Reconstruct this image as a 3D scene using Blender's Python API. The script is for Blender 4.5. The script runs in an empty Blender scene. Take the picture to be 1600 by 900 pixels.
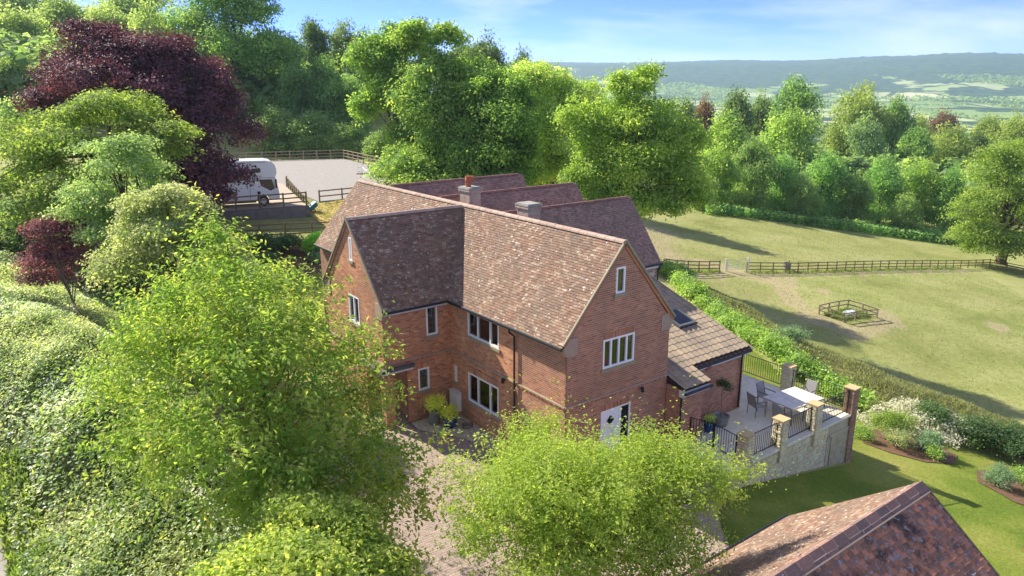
import bpy, math, random
import numpy as np
from mathutils import Vector, Matrix, geometry
random.seed(7)
rng = np.random.default_rng(7)
SC = bpy.context.scene
COL = SC.collection
# ------------------------------------------------------------------ camera
cam_d = bpy.data.cameras.new('camera'); cam = bpy.data.objects.new('camera', cam_d); COL.objects.link(cam)
_pt, _yw, _ro = .2696, .6405, -.0017
_f = Vector((math.sin(_yw)*math.cos(_pt), math.cos(_yw)*math.cos(_pt), -math.sin(_pt)))
_r = Vector((math.cos(_yw), -math.sin(_yw), 0)); _u = _r.cross(_f)
_R = _r*math.cos(_ro)+_u*math.sin(_ro); _U = _u*math.cos(_ro)-_r*math.sin(_ro)
_m = Matrix((_R, _U, -_f)).transposed().to_4x4(); _m.translation = (-15.0525, -17.2309, 13.1814)
cam.matrix_world = _m
cam_d.sensor_width = 36; cam_d.lens = 1158.67/1600*36
cam_d.clip_start = .1; cam_d.clip_end = 30000
SC.camera = cam
# ------------------------------------------------------------------ sun, sky, exposure
SUN = Vector((-.37, 1.22, 1)).normalized()
sun_d = bpy.data.lights.new('sun', 'SUN'); sun_d.energy = 2.6; sun_d.angle = math.radians(.5); sun_d.color = (1, .93, .8)
sun = bpy.data.objects.new('sun', sun_d); COL.objects.link(sun)
sun.rotation_euler = SUN.to_track_quat('Z', 'Y').to_euler(); sun.location = (0, 0, 60)
W = bpy.data.worlds.new('World'); SC.world = W; W.use_nodes = True
nt = W.node_tree; nt.nodes.clear()
N, L = nt.nodes.new, nt.links.new
sky = N('ShaderNodeTexSky'); sky.sky_type = 'NISHITA'; sky.sun_disc = False
sky.sun_elevation = math.asin(SUN.z); sky.sun_rotation = math.atan2(SUN.x, SUN.y)
sky.altitude = 100; sky.air_density = .28; sky.dust_density = 0; sky.ozone_density = 6
tc = N('ShaderNodeTexCoord'); mp = N('ShaderNodeMapping'); mp.inputs['Scale'].default_value = (1.1, 1.1, 4.2)
mp.inputs['Location'].default_value = (.35, .1, .2)
nz = N('ShaderNodeTexNoise'); nz.inputs['Scale'].default_value = 1.7; nz.inputs['Detail'].default_value = 7; nz.inputs['Roughness'].default_value = .55
nz.inputs['Distortion'].default_value = .5
rp = N('ShaderNodeValToRGB'); rp.color_ramp.elements[0].position = .43; rp.color_ramp.elements[1].position = .66
rp.color_ramp.elements[1].color = (.85, .85, .85, 1)
mx = N('ShaderNodeMixRGB'); mx.inputs['Color2'].default_value = (2.35, 2.45, 2.6, 1)
bg = N('ShaderNodeBackground'); bg.inputs['Strength'].default_value = .15
wo = N('ShaderNodeOutputWorld')
L(tc.outputs['Generated'], mp.inputs['Vector']); L(mp.outputs[0], nz.inputs['Vector']); L(nz.outputs['Fac'], rp.inputs[0])
L(rp.outputs[0], mx.inputs['Fac']); tint = N('ShaderNodeMixRGB'); tint.blend_type = 'MULTIPLY'; tint.inputs['Fac'].default_value = 1; tint.inputs['Color2'].default_value = (.345, .41, .78, 1)
L(sky.outputs[0], tint.inputs['Color1']); L(tint.outputs[0], mx.inputs['Color1']); L(mx.outputs[0], bg.inputs['Color']); L(bg.outputs[0], wo.inputs[0])
vs = SC.view_settings; vs.view_transform = 'Standard'; vs.look = 'None'; vs.exposure = 1.86; vs.gamma = 1; vs.use_curve_mapping = False
cy = SC.cycles
cy.max_bounces = 8; cy.diffuse_bounces = 5; cy.glossy_bounces = 2; cy.transmission_bounces = 4; cy.transparent_max_bounces = 6; cy.volume_bounces = 1
cy.use_denoising = True
cy.caustics_reflective = False; cy.caustics_refractive = False
# ------------------------------------------------------------------ the lie of the land
def field_plane(x, y):
    return -7.2 - .105*(x-51.7) + .085*(y-33.4)
_CP = [(-3,3,0),(-3,-4,0),(-8,-2,0),(-8,-12,0),(0,-12,-.4),(-14,-14,0),(2,5,0),(0,-4,-.3),(-9,4,.1),(4.5,-3.5,-.75),
 (9,-3.5,-1.5),(13.2,-3.3,-2.25),(13.3,1,-1.8),(13.4,6,-1.5),(5,10,-.3),(10,14,-.6),(10,20,-.5),(0,22,.2),(-5,14,.1),(-5,20,.3),
 (8,-10,-1.8),(16,-6,-2.75),(20,-3,-3.5),(19,-9,-3.6),(24,-7,-4.8),(16,-16,-3.6),(17,3,-2.6),(18,10,-2.0),(23,16,-2.4),
 (22.5,3,-3.6),(26.5,14,-3.2),(28.5,21,-2.6),(23.3,-2,-4.1),(25.3,-6.5,-5),
 (36,29,-3.9),(31,17,-3.1),(27.5,9,-3.3),(26.3,3,-3.6),(26.8,-3,-4.2),(33.6,23,-3.2),(20,30,-1),(15,26,-.3),(32,40,-2.5),
 (-17,10,0),(-17,0,0),(-17,-10,0),(-22,10,.4),(-20,-20,0),(-15.4,5,.25),(-14.6,4,1.2),(-13.5,8,3.0),(-13,12,3.8),(-12,16,3.6),
 (-13,22,3.6),(-10.5,6,1.5),(-11,0,.8),(-9,12,1.2),(-8,18,.9),(-15.2,-4,.3),(-13.5,-1,1.2),
 (-8,26,1.1),(-2,27,.6),(-3,34,1.1),(4,32,.6),(3,37,1.2),(2,42,2.0),(8,40,1.6),(0,55,3.2),(-12,35,4.2),(-10,55,6),
 (-20,50,5.5),(-18,80,7),(-5,80,5),(0,110,7),(-15,130,11),(20,130,8),(40,120,6),(45,75,0),(60,90,-3),(55,135,9),(85,126,4),(70,150,9),(40,170,12),(10,190,13),
 (-40,60,9),(-40,150,18),(100,100,-9),(140,80,-11.5),(160,30,-15),(150,-20,-17),(120,160,-4),(200,100,-13),(186,112,-11),(170,60,-13.5),(60,-60,-14),
 (0,-60,-2),(-40,-40,0),(-60,10,5),(11,47,2.4),(12.5,47.6,2.52),(16.5,47.4,2.5),(21,52.5,2.5),(24.5,57,2.5),(29.9,67.5,2.5),(31.2,84,2.45),(27,64,2.3),(32,89,2.2),(22,96,2.3),(15,70,2.3)]
for _x, _y in ((38,14),(35.5,8),(35,2),(40,22),(52,18),(61,29),(107,25),(89,66),(124,38),(52,33),(44,29),(70,0),(50,-10),(100,-10),(80,40),(60,50)):
    _CP.append((_x, _y, field_plane(_x, _y)))
_CP = np.array(_CP, float)
def _tps():
    P = _CP[:, :2]/50.; n = len(P)
    d = np.linalg.norm(P[:, None]-P[None], axis=2)
    K = np.where(d > 0, d*d*np.log(np.maximum(d, 1e-9)), 0) + np.eye(n)*2e-4
    A = np.zeros((n+3, n+3)); A[:n, :n] = K; A[:n, n] = 1; A[:n, n+1:] = P; A[n, :n] = 1; A[n+1:, :n] = P.T
    return P, np.linalg.solve(A, np.concatenate([_CP[:, 2], [0, 0, 0]]))
_TP, _TW = _tps()
CAM = np.array([-15.0525, -17.2309, 13.1814])
def _far(x, y):
    dx, dy = x-CAM[0], y-CAM[1]; d = np.hypot(dx, dy); az = np.degrees(np.arctan2(dx, dy))
    base = np.interp(d, [150, 300, 600, 1200, 2200, 3000, 3600, 4300, 5000, 6500, 9000],
                        [-11, -19, -36, -60, -58, -30, 20, 105, 146, 140, 120])
    hill = np.clip((d-2400)/2200, 0, 1)
    prof = np.interp(az, [-180, -30, 20, 38, 44, 52, 58, 61.5, 64, 66, 68.5, 71, 75, 90, 180], [0, 0, 0, -2, 0, -1, 4, 14, 12, 22, 28, 22, 10, 0, 0])
    wav = 7*np.sin(x/310.+y/520.) + 5*np.sin(y/190.-x/450.) + 4*np.sin(x/120.+1)*np.sin(y/140.)
    bumps = 2.6*np.sin(az*9.1+d/90)+2.0*np.sin(az*23.7-d/130)+1.5*np.sin(az*51.3+d/70.)
    left = np.interp(az, [-180, -150, -60, -5, 12, 24, 34, 150, 180], [10, 10, 30, 40, 40, 26, 0, 0, 10])*np.exp(-((d-330)/260.)**2)
    return base + hill*(prof+bumps) + wav*np.clip((d-300)/900, 0, 1) + left
def height(x, y):
    x = np.asarray(x, float); y = np.asarray(y, float); sh = x.shape; x = x.ravel(); y = y.ravel()
    out = np.empty(len(x))
    for i in range(0, len(x), 20000):
        q = np.stack([x[i:i+20000], y[i:i+20000]], 1)/50.
        d = np.linalg.norm(q[:, None]-_TP[None], axis=2)
        K = np.where(d > 0, d*d*np.log(np.maximum(d, 1e-9)), 0)
        out[i:i+20000] = K@_TW[:-3] + _TW[-3] + q@_TW[-2:]
    r = np.hypot(x-20, y-20); t = np.clip((r-110)/110, 0, 1); t = t*t*(3-2*t)
    return (out*(1-t) + _far(x, y)*t).reshape(sh)
def gz(x, y): return float(height(np.array([x]), np.array([y]))[0])
# ------------------------------------------------------------------ helpers
def srgb(r, g, b):
    f = lambda c: (c/255/12.92) if c/255 <= .04045 else ((c/255+.055)/1.055)**2.4
    return (f(r), f(g), f(b), 1)
def mesh_np(name, V, F, rnd=None, smooth=False):
    """V (n,3); F list of equal-length index rows, or a list of lists"""
    me = bpy.data.meshes.new(name)
    V = np.asarray(V, np.float32)
    if isinstance(F, np.ndarray):
        tot = np.full(len(F), F.shape[1]); fl = F.ravel()
    else:
        tot = np.array([len(f) for f in F]); fl = np.fromiter((i for f in F for i in f), int)
    me.vertices.add(len(V)); me.vertices.foreach_set('co', V.ravel())
    me.loops.add(len(fl)); me.loops.foreach_set('vertex_index', fl.astype(np.int32))
    me.polygons.add(len(tot))
    me.polygons.foreach_set('loop_start', np.concatenate([[0], np.cumsum(tot)[:-1]]).astype(np.int32))
    me.update(calc_edges=True); me.validate()
    if rnd is not None:
        a = me.attributes.new('rnd', 'FLOAT', 'FACE'); a.data.foreach_set('value', np.asarray(rnd, np.float32))
    me.polygons.foreach_set('use_smooth', np.full(len(tot), smooth))
    return me
def link(name, me, mat=None, parent=None, loc=(0, 0, 0), kind=None, rot=None, scale=None):
    o = bpy.data.objects.new(name, me); COL.objects.link(o)
    if mat is not None and me is not None and not me.materials: me.materials.append(mat)
    if parent is not None: o.parent = parent
    o.location = loc
    if rot is not None: o.rotation_euler = rot
    if scale is not None: o.scale = scale
    if kind: o['kind'] = kind
    return o
def thing(name, label, cat, loc=(0, 0, 0), group=None, rz=0):
    o = bpy.data.objects.new(name, None); COL.objects.link(o); o.location = loc; o.rotation_euler = (0, 0, rz)
    o.empty_display_size = .3
    return tag(o, label, cat, group)
def tag(o, label, cat, group=None):
    o['label'] = label; o['category'] = cat
    if group: o['group'] = group
    return o
class MB:
    """collects simple solids into one mesh"""
    def __init__(s): s.V = []; s.F = []; s.R = []
    def add(s, V, F, r=None):
        b = len(s.V); s.V += [tuple(v) for v in V]; s.F += [[i+b for i in f] for f in F]
        r = random.random() if r is None else r
        s.R += [r]*len(F); return s
    def box(s, x0, y0, z0, x1, y1, z1, r=None):
        V = [(x0,y0,z0),(x1,y0,z0),(x1,y1,z0),(x0,y1,z0),(x0,y0,z1),(x1,y0,z1),(x1,y1,z1),(x0,y1,z1)]
        return s.add(V, [(3,2,1,0),(4,5,6,7),(0,1,5,4),(1,2,6,5),(2,3,7,6),(3,0,4,7)], r)
    def beam(s, p, q, w, h, up=(0, 0, 1), r=None):
        p, q = Vector(p), Vector(q); d = (q-p).normalized(); a = d.cross(Vector(up))
        if a.length < 1e-4: a = d.cross(Vector((1, 0, 0)))
        a.normalize(); b = a.cross(d); V = []
        for c in (p, q):
            for i, j in ((-1,-1),(1,-1),(1,1),(-1,1)): V.append(c+a*(i*w/2)+b*(j*h/2))
        return s.add(V, [(3,2,1,0),(4,5,6,7),(0,1,5,4),(1,2,6,5),(2,3,7,6),(3,0,4,7)], r)
    def tube(s, pts, rad, n=6, cap=True, r=None):
        pts = [Vector(p) for p in pts]
        if not hasattr(rad, '__len__'): rad = [rad]*len(pts)
        V = []; F = []
        for k, p in enumerate(pts):
            d = (pts[min(k+1, len(pts)-1)]-pts[max(k-1, 0)]).normalized()
            a = d.cross(Vector((0, 0, 1)))
            if a.length < .05: a = d.cross(Vector((1, 0, 0)))
            a.normalize(); b = d.cross(a)
            for i in range(n):
                t = 2*math.pi*i/n; V.append(p+a*(rad[k]*math.cos(t))+b*(rad[k]*math.sin(t)))
        for k in range(len(pts)-1):
            for i in range(n):
                j = (i+1) % n; F.append((k*n+i, k*n+j, (k+1)*n+j, (k+1)*n+i))
        if cap: F.append(tuple(reversed(range(n)))); F.append(tuple(range((len(pts)-1)*n, len(pts)*n)))
        return s.add(V, F, r)
    def lathe(s, prof, c=(0, 0, 0), n=14, r=None):
        V = []; F = []
        for (ra, z) in prof:
            for i in range(n):
                t = 2*math.pi*i/n; V.append((c[0]+ra*math.cos(t), c[1]+ra*math.sin(t), c[2]+z))
        for k in range(len(prof)-1):
            for i in range(n):
                j = (i+1) % n; F.append((k*n+i, k*n+j, (k+1)*n+j, (k+1)*n+i))
        F.append(tuple(reversed(range(n)))); F.append(tuple(range((len(prof)-1)*n, len(prof)*n)))
        return s.add(V, F, r)
    def prism(s, poly, ext, r=None):
        n = len(poly); P = [Vector(p) for p in poly]; e = Vector(ext)
        F = [tuple(reversed(range(n))), tuple(range(n, 2*n))] + [(i, (i+1) % n, n+(i+1) % n, n+i) for i in range(n)]
        return s.add(P+[p+e for p in P], F, r)
    def build(s, name, mat, parent=None, loc=(0, 0, 0), origin=None, kind=None, smooth=False, rot=None):
        V = np.array(s.V, float)
        if origin is not None: V = V-np.array(origin)
        me = mesh_np(name, V, s.F, s.R, smooth)
        return link(name, me, mat, parent, loc, kind, rot)
# ------------------------------------------------------------------ materials
def newmat(name):
    m = bpy.data.materials.new(name); m.use_nodes = True; t = m.node_tree; t.nodes.clear()
    o = t.nodes.new('ShaderNodeOutputMaterial'); p = t.nodes.new('ShaderNodeBsdfPrincipled'); t.links.new(p.outputs[0], o.inputs[0])
    return m, t, p, o
def setramp(r, cols, pos=None):
    e = r.color_ramp.elements
    while len(e) < len(cols): e.new(.5)
    for i, c in enumerate(cols):
        e[i].position = pos[i] if pos else i/max(1, len(cols)-1); e[i].color = tuple(c)[:3]+(1,)
def noise(t, scale, detail=4, rough=.55, vec=None, dim='3D'):
    n = t.nodes.new('ShaderNodeTexNoise'); n.inputs['Scale'].default_value = scale; n.inputs['Detail'].default_value = detail
    n.inputs['Roughness'].default_value = rough
    if vec is not None: t.links.new(vec, n.inputs['Vector'])
    return n
def mix(t, fac, a, b, mode='MIX'):
    n = t.nodes.new('ShaderNodeMixRGB'); n.blend_type = mode
    for k, v in (('Fac', fac), ('Color1', a), ('Color2', b)):
        if isinstance(v, (int, float)): n.inputs[k].default_value = v
        elif isinstance(v, tuple): n.inputs[k].default_value = v[:3]+(1,)
        else: t.links.new(v, n.inputs[k])
    return n.outputs[0]
def ramp(t, fac, cols, pos=None, const=False):
    r = t.nodes.new('ShaderNodeValToRGB'); setramp(r, cols, pos); t.links.new(fac, r.inputs[0])
    if const: r.color_ramp.interpolation = 'CONSTANT'
    return r.outputs[0]
def geo(t): return t.nodes.new('ShaderNodeNewGeometry').outputs['Position']
def rndsrc(t, src):
    if src == 'obj': return t.nodes.new('ShaderNodeObjectInfo').outputs['Random']
    a = t.nodes.new('ShaderNodeAttribute'); a.attribute_name = 'rnd'; return a.outputs['Fac']
def bump(t, p, h, strength=.3, dist=.02):
    b = t.nodes.new('ShaderNodeBump'); b.inputs['Strength'].default_value = strength; b.inputs['Distance'].default_value = dist
    t.links.new(h, b.inputs['Height']); t.links.new(b.outputs[0], p.inputs['Normal'])
def mat_plain(name, col, rough=.6, var=.25, scale=6., metal=0, spec=.4, bmp=.15):
    m, t, p, o = newmat(name); g = geo(t); n = noise(t, scale, 5, .6, g)
    c = tuple(col)[:3]
    t.links.new(ramp(t, n.outputs['Fac'], [tuple(x*(1-var) for x in c), c, tuple(min(1, x*(1+var)) for x in c)], [.25, .5, .75]), p.inputs['Base Color'])
    p.inputs['Roughness'].default_value = rough; p.inputs['Metallic'].default_value = metal; p.inputs['Specular IOR Level'].default_value = spec
    if bmp: bump(t, p, n.outputs['Fac'], bmp)
    return m
def mat_pieces(name, cols, src='attr', gain=1.35, grey=.1, rough=.85, grain=18., patch=None, patch_scale=1.2, patch_pos=(.56, .64), spots=None, spot_pos=(.66, .7), spot_scale=9., weather=None, moss=None, bmp=.4):
    """colour picked per piece, with grain, broad weather stains, lichen patches and small spots"""
    m, t, p, o = newmat(name); g = geo(t); cols = [tuple(min(.76, (v*(1-grey)+(.3*q[0]+.59*q[1]+.11*q[2])*grey)*gain) for v in q[:3])+(1,) for q in cols]
    c = ramp(t, rndsrc(t, src), cols)
    n = noise(t, grain, 6, .65, g)
    c = mix(t, .55, c, ramp(t, n.outputs['Fac'], [(.35,)*3, (.5,)*3, (.68,)*3], [.3, .5, .7]), 'OVERLAY')
    weather = weather and tuple(v*gain for v in weather[:3])+(1,)
    if weather:
        w = noise(t, .8, 5, .6, g); c = mix(t, ramp(t, w.outputs['Fac'], [(0,)*3, (.75,)*3], [.42, .68]), c, weather)
    if patch:
        q = noise(t, patch_scale, 6, .7, g); c = mix(t, ramp(t, q.outputs['Fac'], [(0,)*3, (.9,)*3], patch_pos), c, patch)
    if moss:
        q = noise(t, 1.7, 7, .75, g); c = mix(t, ramp(t, q.outputs['Fac'], [(0,)*3, (.8,)*3], [.6, .7]), c, moss)
    if spots:
        q = noise(t, spot_scale, 3, .5, g); c = mix(t, ramp(t, q.outputs['Fac'], [(0,)*3, (.95,)*3], spot_pos), c, spots)
    t.links.new(c, p.inputs['Base Color']); p.inputs['Roughness'].default_value = rough; p.inputs['Specular IOR Level'].default_value = .25
    bump(t, p, n.outputs['Fac'], bmp, .01)
    return m
def mat_leaf(name, cols, trans=.42, tcol=None, rough=.42, spec=.45, pos=None):
    m, t, p, o = newmat(name)
    c = ramp(t, rndsrc(t, 'attr'), cols, pos)
    t.links.new(c, p.inputs['Base Color']); p.inputs['Roughness'].default_value = rough; p.inputs['Specular IOR Level'].default_value = spec
    tr = t.nodes.new('ShaderNodeBsdfTranslucent')
    t.links.new(mix(t, 1., c, tcol or (1.75, 1.75, .85), 'MULTIPLY'), tr.inputs['Color'])
    s = t.nodes.new('ShaderNodeMixShader'); s.inputs[0].default_value = trans
    t.links.new(p.outputs[0], s.inputs[1]); t.links.new(tr.outputs[0], s.inputs[2]); t.links.new(s.outputs[0], o.inputs[0])
    return m
def mat_grass(name, cols, scale=.35, fine=14., bmp=.6, patch=None, streak=None):
    m, t, p, o = newmat(name); g = geo(t)
    a = noise(t, scale, 6, .6, g); b = noise(t, fine, 4, .7, g)
    c = ramp(t, a.outputs['Fac'], cols, [.3, .45, .55, .7][:len(cols)] if len(cols) <= 4 else None)
    c = mix(t, .6, c, ramp(t, b.outputs['Fac'], [(.3,)*3, (.5,)*3, (.72,)*3], [.3, .5, .7]), 'OVERLAY')
    if patch:
        q = noise(t, .16, 6, .65, g); c = mix(t, ramp(t, q.outputs['Fac'], [(0,)*3, (.8,)*3], [.55, .7]), c, patch)
    t.links.new(c, p.inputs['Base Color']); p.inputs['Roughness'].default_value = .9; p.inputs['Specular IOR Level'].default_value = .1
    bump(t, p, b.outputs['Fac'], bmp, .06)
    return m
M = {}
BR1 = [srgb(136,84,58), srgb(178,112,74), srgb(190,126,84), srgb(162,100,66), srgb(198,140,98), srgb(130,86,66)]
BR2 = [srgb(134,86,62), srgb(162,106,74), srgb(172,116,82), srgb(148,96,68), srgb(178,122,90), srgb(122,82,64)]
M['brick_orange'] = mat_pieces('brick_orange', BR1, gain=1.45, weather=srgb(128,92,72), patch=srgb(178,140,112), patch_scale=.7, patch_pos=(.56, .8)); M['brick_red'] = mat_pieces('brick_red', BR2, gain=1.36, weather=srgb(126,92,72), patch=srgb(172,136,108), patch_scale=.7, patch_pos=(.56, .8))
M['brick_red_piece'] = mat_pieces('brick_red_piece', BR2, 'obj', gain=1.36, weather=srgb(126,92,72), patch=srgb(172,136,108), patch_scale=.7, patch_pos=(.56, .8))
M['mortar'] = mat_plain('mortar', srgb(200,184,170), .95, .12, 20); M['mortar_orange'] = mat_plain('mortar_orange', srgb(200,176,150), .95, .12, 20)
TL = [srgb(188,164,134), srgb(104,80,62), srgb(172,142,112), srgb(124,92,70), srgb(142,104,76), srgb(156,118,88), srgb(132,96,72), srgb(164,130,100), srgb(122,90,70), srgb(154,106,74)]
M['tile_old'] = mat_pieces('tile_old', TL, grey=.2, gain=.97, patch=srgb(178,160,142), patch_scale=2.6, patch_pos=(.6, .74), spots=srgb(212,206,196), spot_scale=9, spot_pos=(.66, .69), weather=srgb(118,100,86), moss=srgb(140,122,84))
M['tile_rear'] = mat_pieces('tile_rear', gain=1.45, grey=.2, cols=[srgb(120,92,78), srgb(140,108,90), srgb(150,116,96), srgb(128,98,82), srgb(108,84,72)], weather=srgb(116,98,86))
M['tile_barn'] = mat_pieces('tile_barn', gain=2.1, grey=.05, cols=[srgb(98,72,58), srgb(124,84,62), srgb(146,96,68), srgb(110,80,64), srgb(90,72,60)], src='attr', patch=srgb(58,54,52), patch_scale=1.1, patch_pos=(.5, .62), spots=srgb(158,152,154), spot_scale=7.5, spot_pos=(.6, .66))
M['tile_barn_piece'] = mat_pieces('tile_barn_piece', gain=2.1, grey=.05, cols=[srgb(98,72,58), srgb(124,84,62), srgb(146,96,68), srgb(110,80,64), srgb(90,72,60)], src='obj', patch=srgb(58,54,52), patch_scale=1.1, patch_pos=(.5, .62), spots=srgb(158,152,154), spot_scale=7.5, spot_pos=(.6, .66))
M['ridge_barn'] = mat_pieces('ridge_barn', [srgb(126,98,88), srgb(108,90,84), srgb(144,106,92), srgb(112,96,90)], 'obj', gain=1.15, spots=srgb(180,172,168), spot_scale=7, spot_pos=(.66, .7))
M['ridge_tile'] = mat_pieces('ridge_tile', [srgb(150,126,110), srgb(164,140,122), srgb(142,118,102)], 'obj', spots=srgb(190,182,164), spot_scale=5)
M['ridge_rear'] = mat_pieces('ridge_rear', [srgb(120,84,74), srgb(132,92,80), srgb(112,80,74)], 'obj')
M['pantile'] = mat_pieces('pantile', gain=.92, src='obj', cols=[srgb(174,154,124), srgb(188,164,132), srgb(162,146,120), srgb(196,172,136)], weather=srgb(140,126,110))
M['brick_pier'] = mat_pieces('brick_pier', [srgb(132,96,74), srgb(152,114,88), srgb(118,88,72), srgb(168,140,116)], weather=srgb(140,122,104))
M['brick_chimney'] = mat_pieces('brick_chimney', [srgb(150,120,104), srgb(166,136,116), srgb(134,108,98)], patch=srgb(176,170,154), patch_scale=3.5, patch_pos=(.42, .6))
M['deck'] = mat_plain('roof_deck', srgb(70,52,46), .9)
M['stone'] = mat_pieces('stone_rubble', [srgb(206,186,144), srgb(216,198,156), srgb(190,172,136), srgb(212,188,140), srgb(196,180,148)], 'obj', weather=srgb(166,156,134), grain=9)
M['stone_all'] = mat_pieces('stone_rubble_rest', [srgb(206,186,144), srgb(216,198,156), srgb(190,172,136), srgb(212,188,140), srgb(196,180,148)], 'attr', weather=srgb(166,156,134), grain=9)
M['stone_mortar'] = mat_plain('stone_mortar', srgb(186,174,146), .95, .2, 8)
M['sandstone'] = mat_plain('sandstone_cap', srgb(196,170,122), .9, .15, 7)
M['kneeler'] = mat_plain('kneeler_stone', srgb(172,150,132), .9, .12, 9)
M['sill'] = mat_plain('stone_sill', srgb(160,148,122), .9, .15, 9)
M['white'] = mat_plain('white_frame', srgb(243,244,245), .35, .04, 5, bmp=0)
M['fascia'] = mat_plain('white_fascia', srgb(214,216,216), .5, .06, 5, bmp=0)
M['black'] = mat_plain('black_metal', srgb(34,36,38), .4, .2, 9, bmp=0)
M['lead'] = mat_plain('lead_sheet', srgb(98,100,102), .55, .2, 4)
M['glass'] = mat_plain('window_glass', srgb(26,32,36), .1, .5, .9, spec=.35, bmp=0)
M['room_shade'] = mat_plain('room_shade_paint', srgb(46,44,44), .9, .3, 2, bmp=0); M['curtain'] = mat_plain('curtain', srgb(206,200,188), .9, .12, 14, bmp=0)
def _pane():
    m, t, p, o = newmat('window_pane'); tr = t.nodes.new('ShaderNodeBsdfTransparent'); tr.inputs[0].default_value = (.82, .88, .86, 1)
    gl = t.nodes.new('ShaderNodeBsdfGlossy'); gl.inputs['Roughness'].default_value = .02; fr = t.nodes.new('ShaderNodeFresnel'); fr.inputs[0].default_value = 1.6
    ad = t.nodes.new('ShaderNodeMath'); ad.operation = 'MULTIPLY_ADD'; ad.inputs[1].default_value = 1.3; ad.inputs[2].default_value = .06; t.links.new(fr.outputs[0], ad.inputs[0])
    n = noise(t, 1.6, 2, .5, geo(t)); b = t.nodes.new('ShaderNodeBump'); b.inputs['Strength'].default_value = .12; b.inputs['Distance'].default_value = .05; t.links.new(n.outputs['Fac'], b.inputs['Height']); t.links.new(b.outputs[0], gl.inputs['Normal'])
    s = t.nodes.new('ShaderNodeMixShader'); t.links.new(ad.outputs[0], s.inputs[0]); t.links.new(tr.outputs[0], s.inputs[1]); t.links.new(gl.outputs[0], s.inputs[2]); t.links.new(s.outputs[0], o.inputs[0])
    return m
M['pane'] = _pane()
M['concrete'] = mat_plain('concrete', srgb(150,146,138), .9, .2, 2.5)
M['terracotta'] = mat_plain('terracotta', srgb(168,96,68), .85, .2, 8)
M['zinc'] = mat_plain('zinc', srgb(132,138,136), .45, .2, 6, metal=.4)
M['blue_glaze'] = mat_plain('blue_glaze', srgb(28,74,128), .15, .15, 5, spec=.7)
M['soil'] = mat_plain('soil', srgb(112,84,62), .95, .35, 7, bmp=.6)
M['bark'] = mat_plain('bark', srgb(92,78,62), .95, .35, 9, bmp=.6)
M['bark_pale'] = mat_plain('bark_pale', srgb(128,118,100), .95, .3, 9, bmp=.5)
M['wood_rail'] = mat_plain('fence_wood', srgb(124,106,78), .9, .25, 5, bmp=.3)
M['wood_grey'] = mat_plain('weathered_wood', srgb(208,202,192), .85, .2, 5, bmp=.3)
M['wood_board'] = mat_plain('old_boards', srgb(176,164,134), .9, .25, 4, bmp=.3)
M['wood_pen'] = mat_plain('pen_rail', srgb(150,134,110), .9, .25, 5, bmp=.3)
M['galv'] = mat_plain('galvanised', srgb(190,196,200), .4, .1, 6, metal=.5)
M['lorry_white'] = mat_plain('lorry_white', srgb(238,240,238), .3, .04, 3, bmp=0)
M['slab'] = mat_pieces('sandstone_slab', gain=1.7, src='obj', cols=[srgb(200,178,152), srgb(212,186,156), srgb(190,174,154), srgb(208,174,148), srgb(220,198,164)], weather=srgb(172,158,140), grain=7)
M['paver_joint'] = mat_plain('paver_joint', srgb(116,102,92), .95, .2, 12)
M['paver'] = mat_pieces('paver', gain=.84, src='obj', cols=[srgb(174,152,136), srgb(182,160,144), srgb(168,148,134), srgb(188,166,150)])
M['paver_all'] = mat_pieces('paver_rest', gain=.84, cols=[srgb(174,152,136), srgb(182,160,144), srgb(168,148,134), srgb(188,166,150)])
M['gravel'] = mat_pieces('gravel', [srgb(170,154,128), srgb(196,182,156), srgb(140,126,106), srgb(206,196,176)], 'attr')
M['sand'] = mat_plain('arena_sand', srgb(150,144,138), .95, .16, 2.6, bmp=.8)
M['asphalt'] = mat_plain('lane_asphalt', srgb(158,150,140), .95, .15, 6, bmp=.4)
M['path'] = mat_plain('path_gravel', srgb(176,160,140), .95, .15, 6, bmp=.4)
M['block'] = mat_plain('wall_block', srgb(118,112,104), .9, .25, 3); M['wallgrey'] = mat_plain('wall_grey', srgb(104,98,92), .95, .2, 3)
M['teal'] = mat_plain('teal_plastic', srgb(20,112,112), .4, .15, 5); M['lilac'] = mat_plain('sack_plastic', srgb(206,204,226), .5, .2, 3); M['redpanel'] = mat_plain('red_panel', srgb(136,62,48), .6, .3, 5)
def inside(poly, x, y):
    x = np.asarray(x, float); y = np.asarray(y, float); c = np.zeros(x.shape, bool); n = len(poly)
    for i in range(n):
        (x1, y1), (x2, y2) = poly[i][:2], poly[(i+1) % n][:2]
        if y1 == y2: continue
        c ^= ((y1 > y) != (y2 > y)) & (x < (x2-x1)*(y-y1)/(y2-y1)+x1)
    return c
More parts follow.
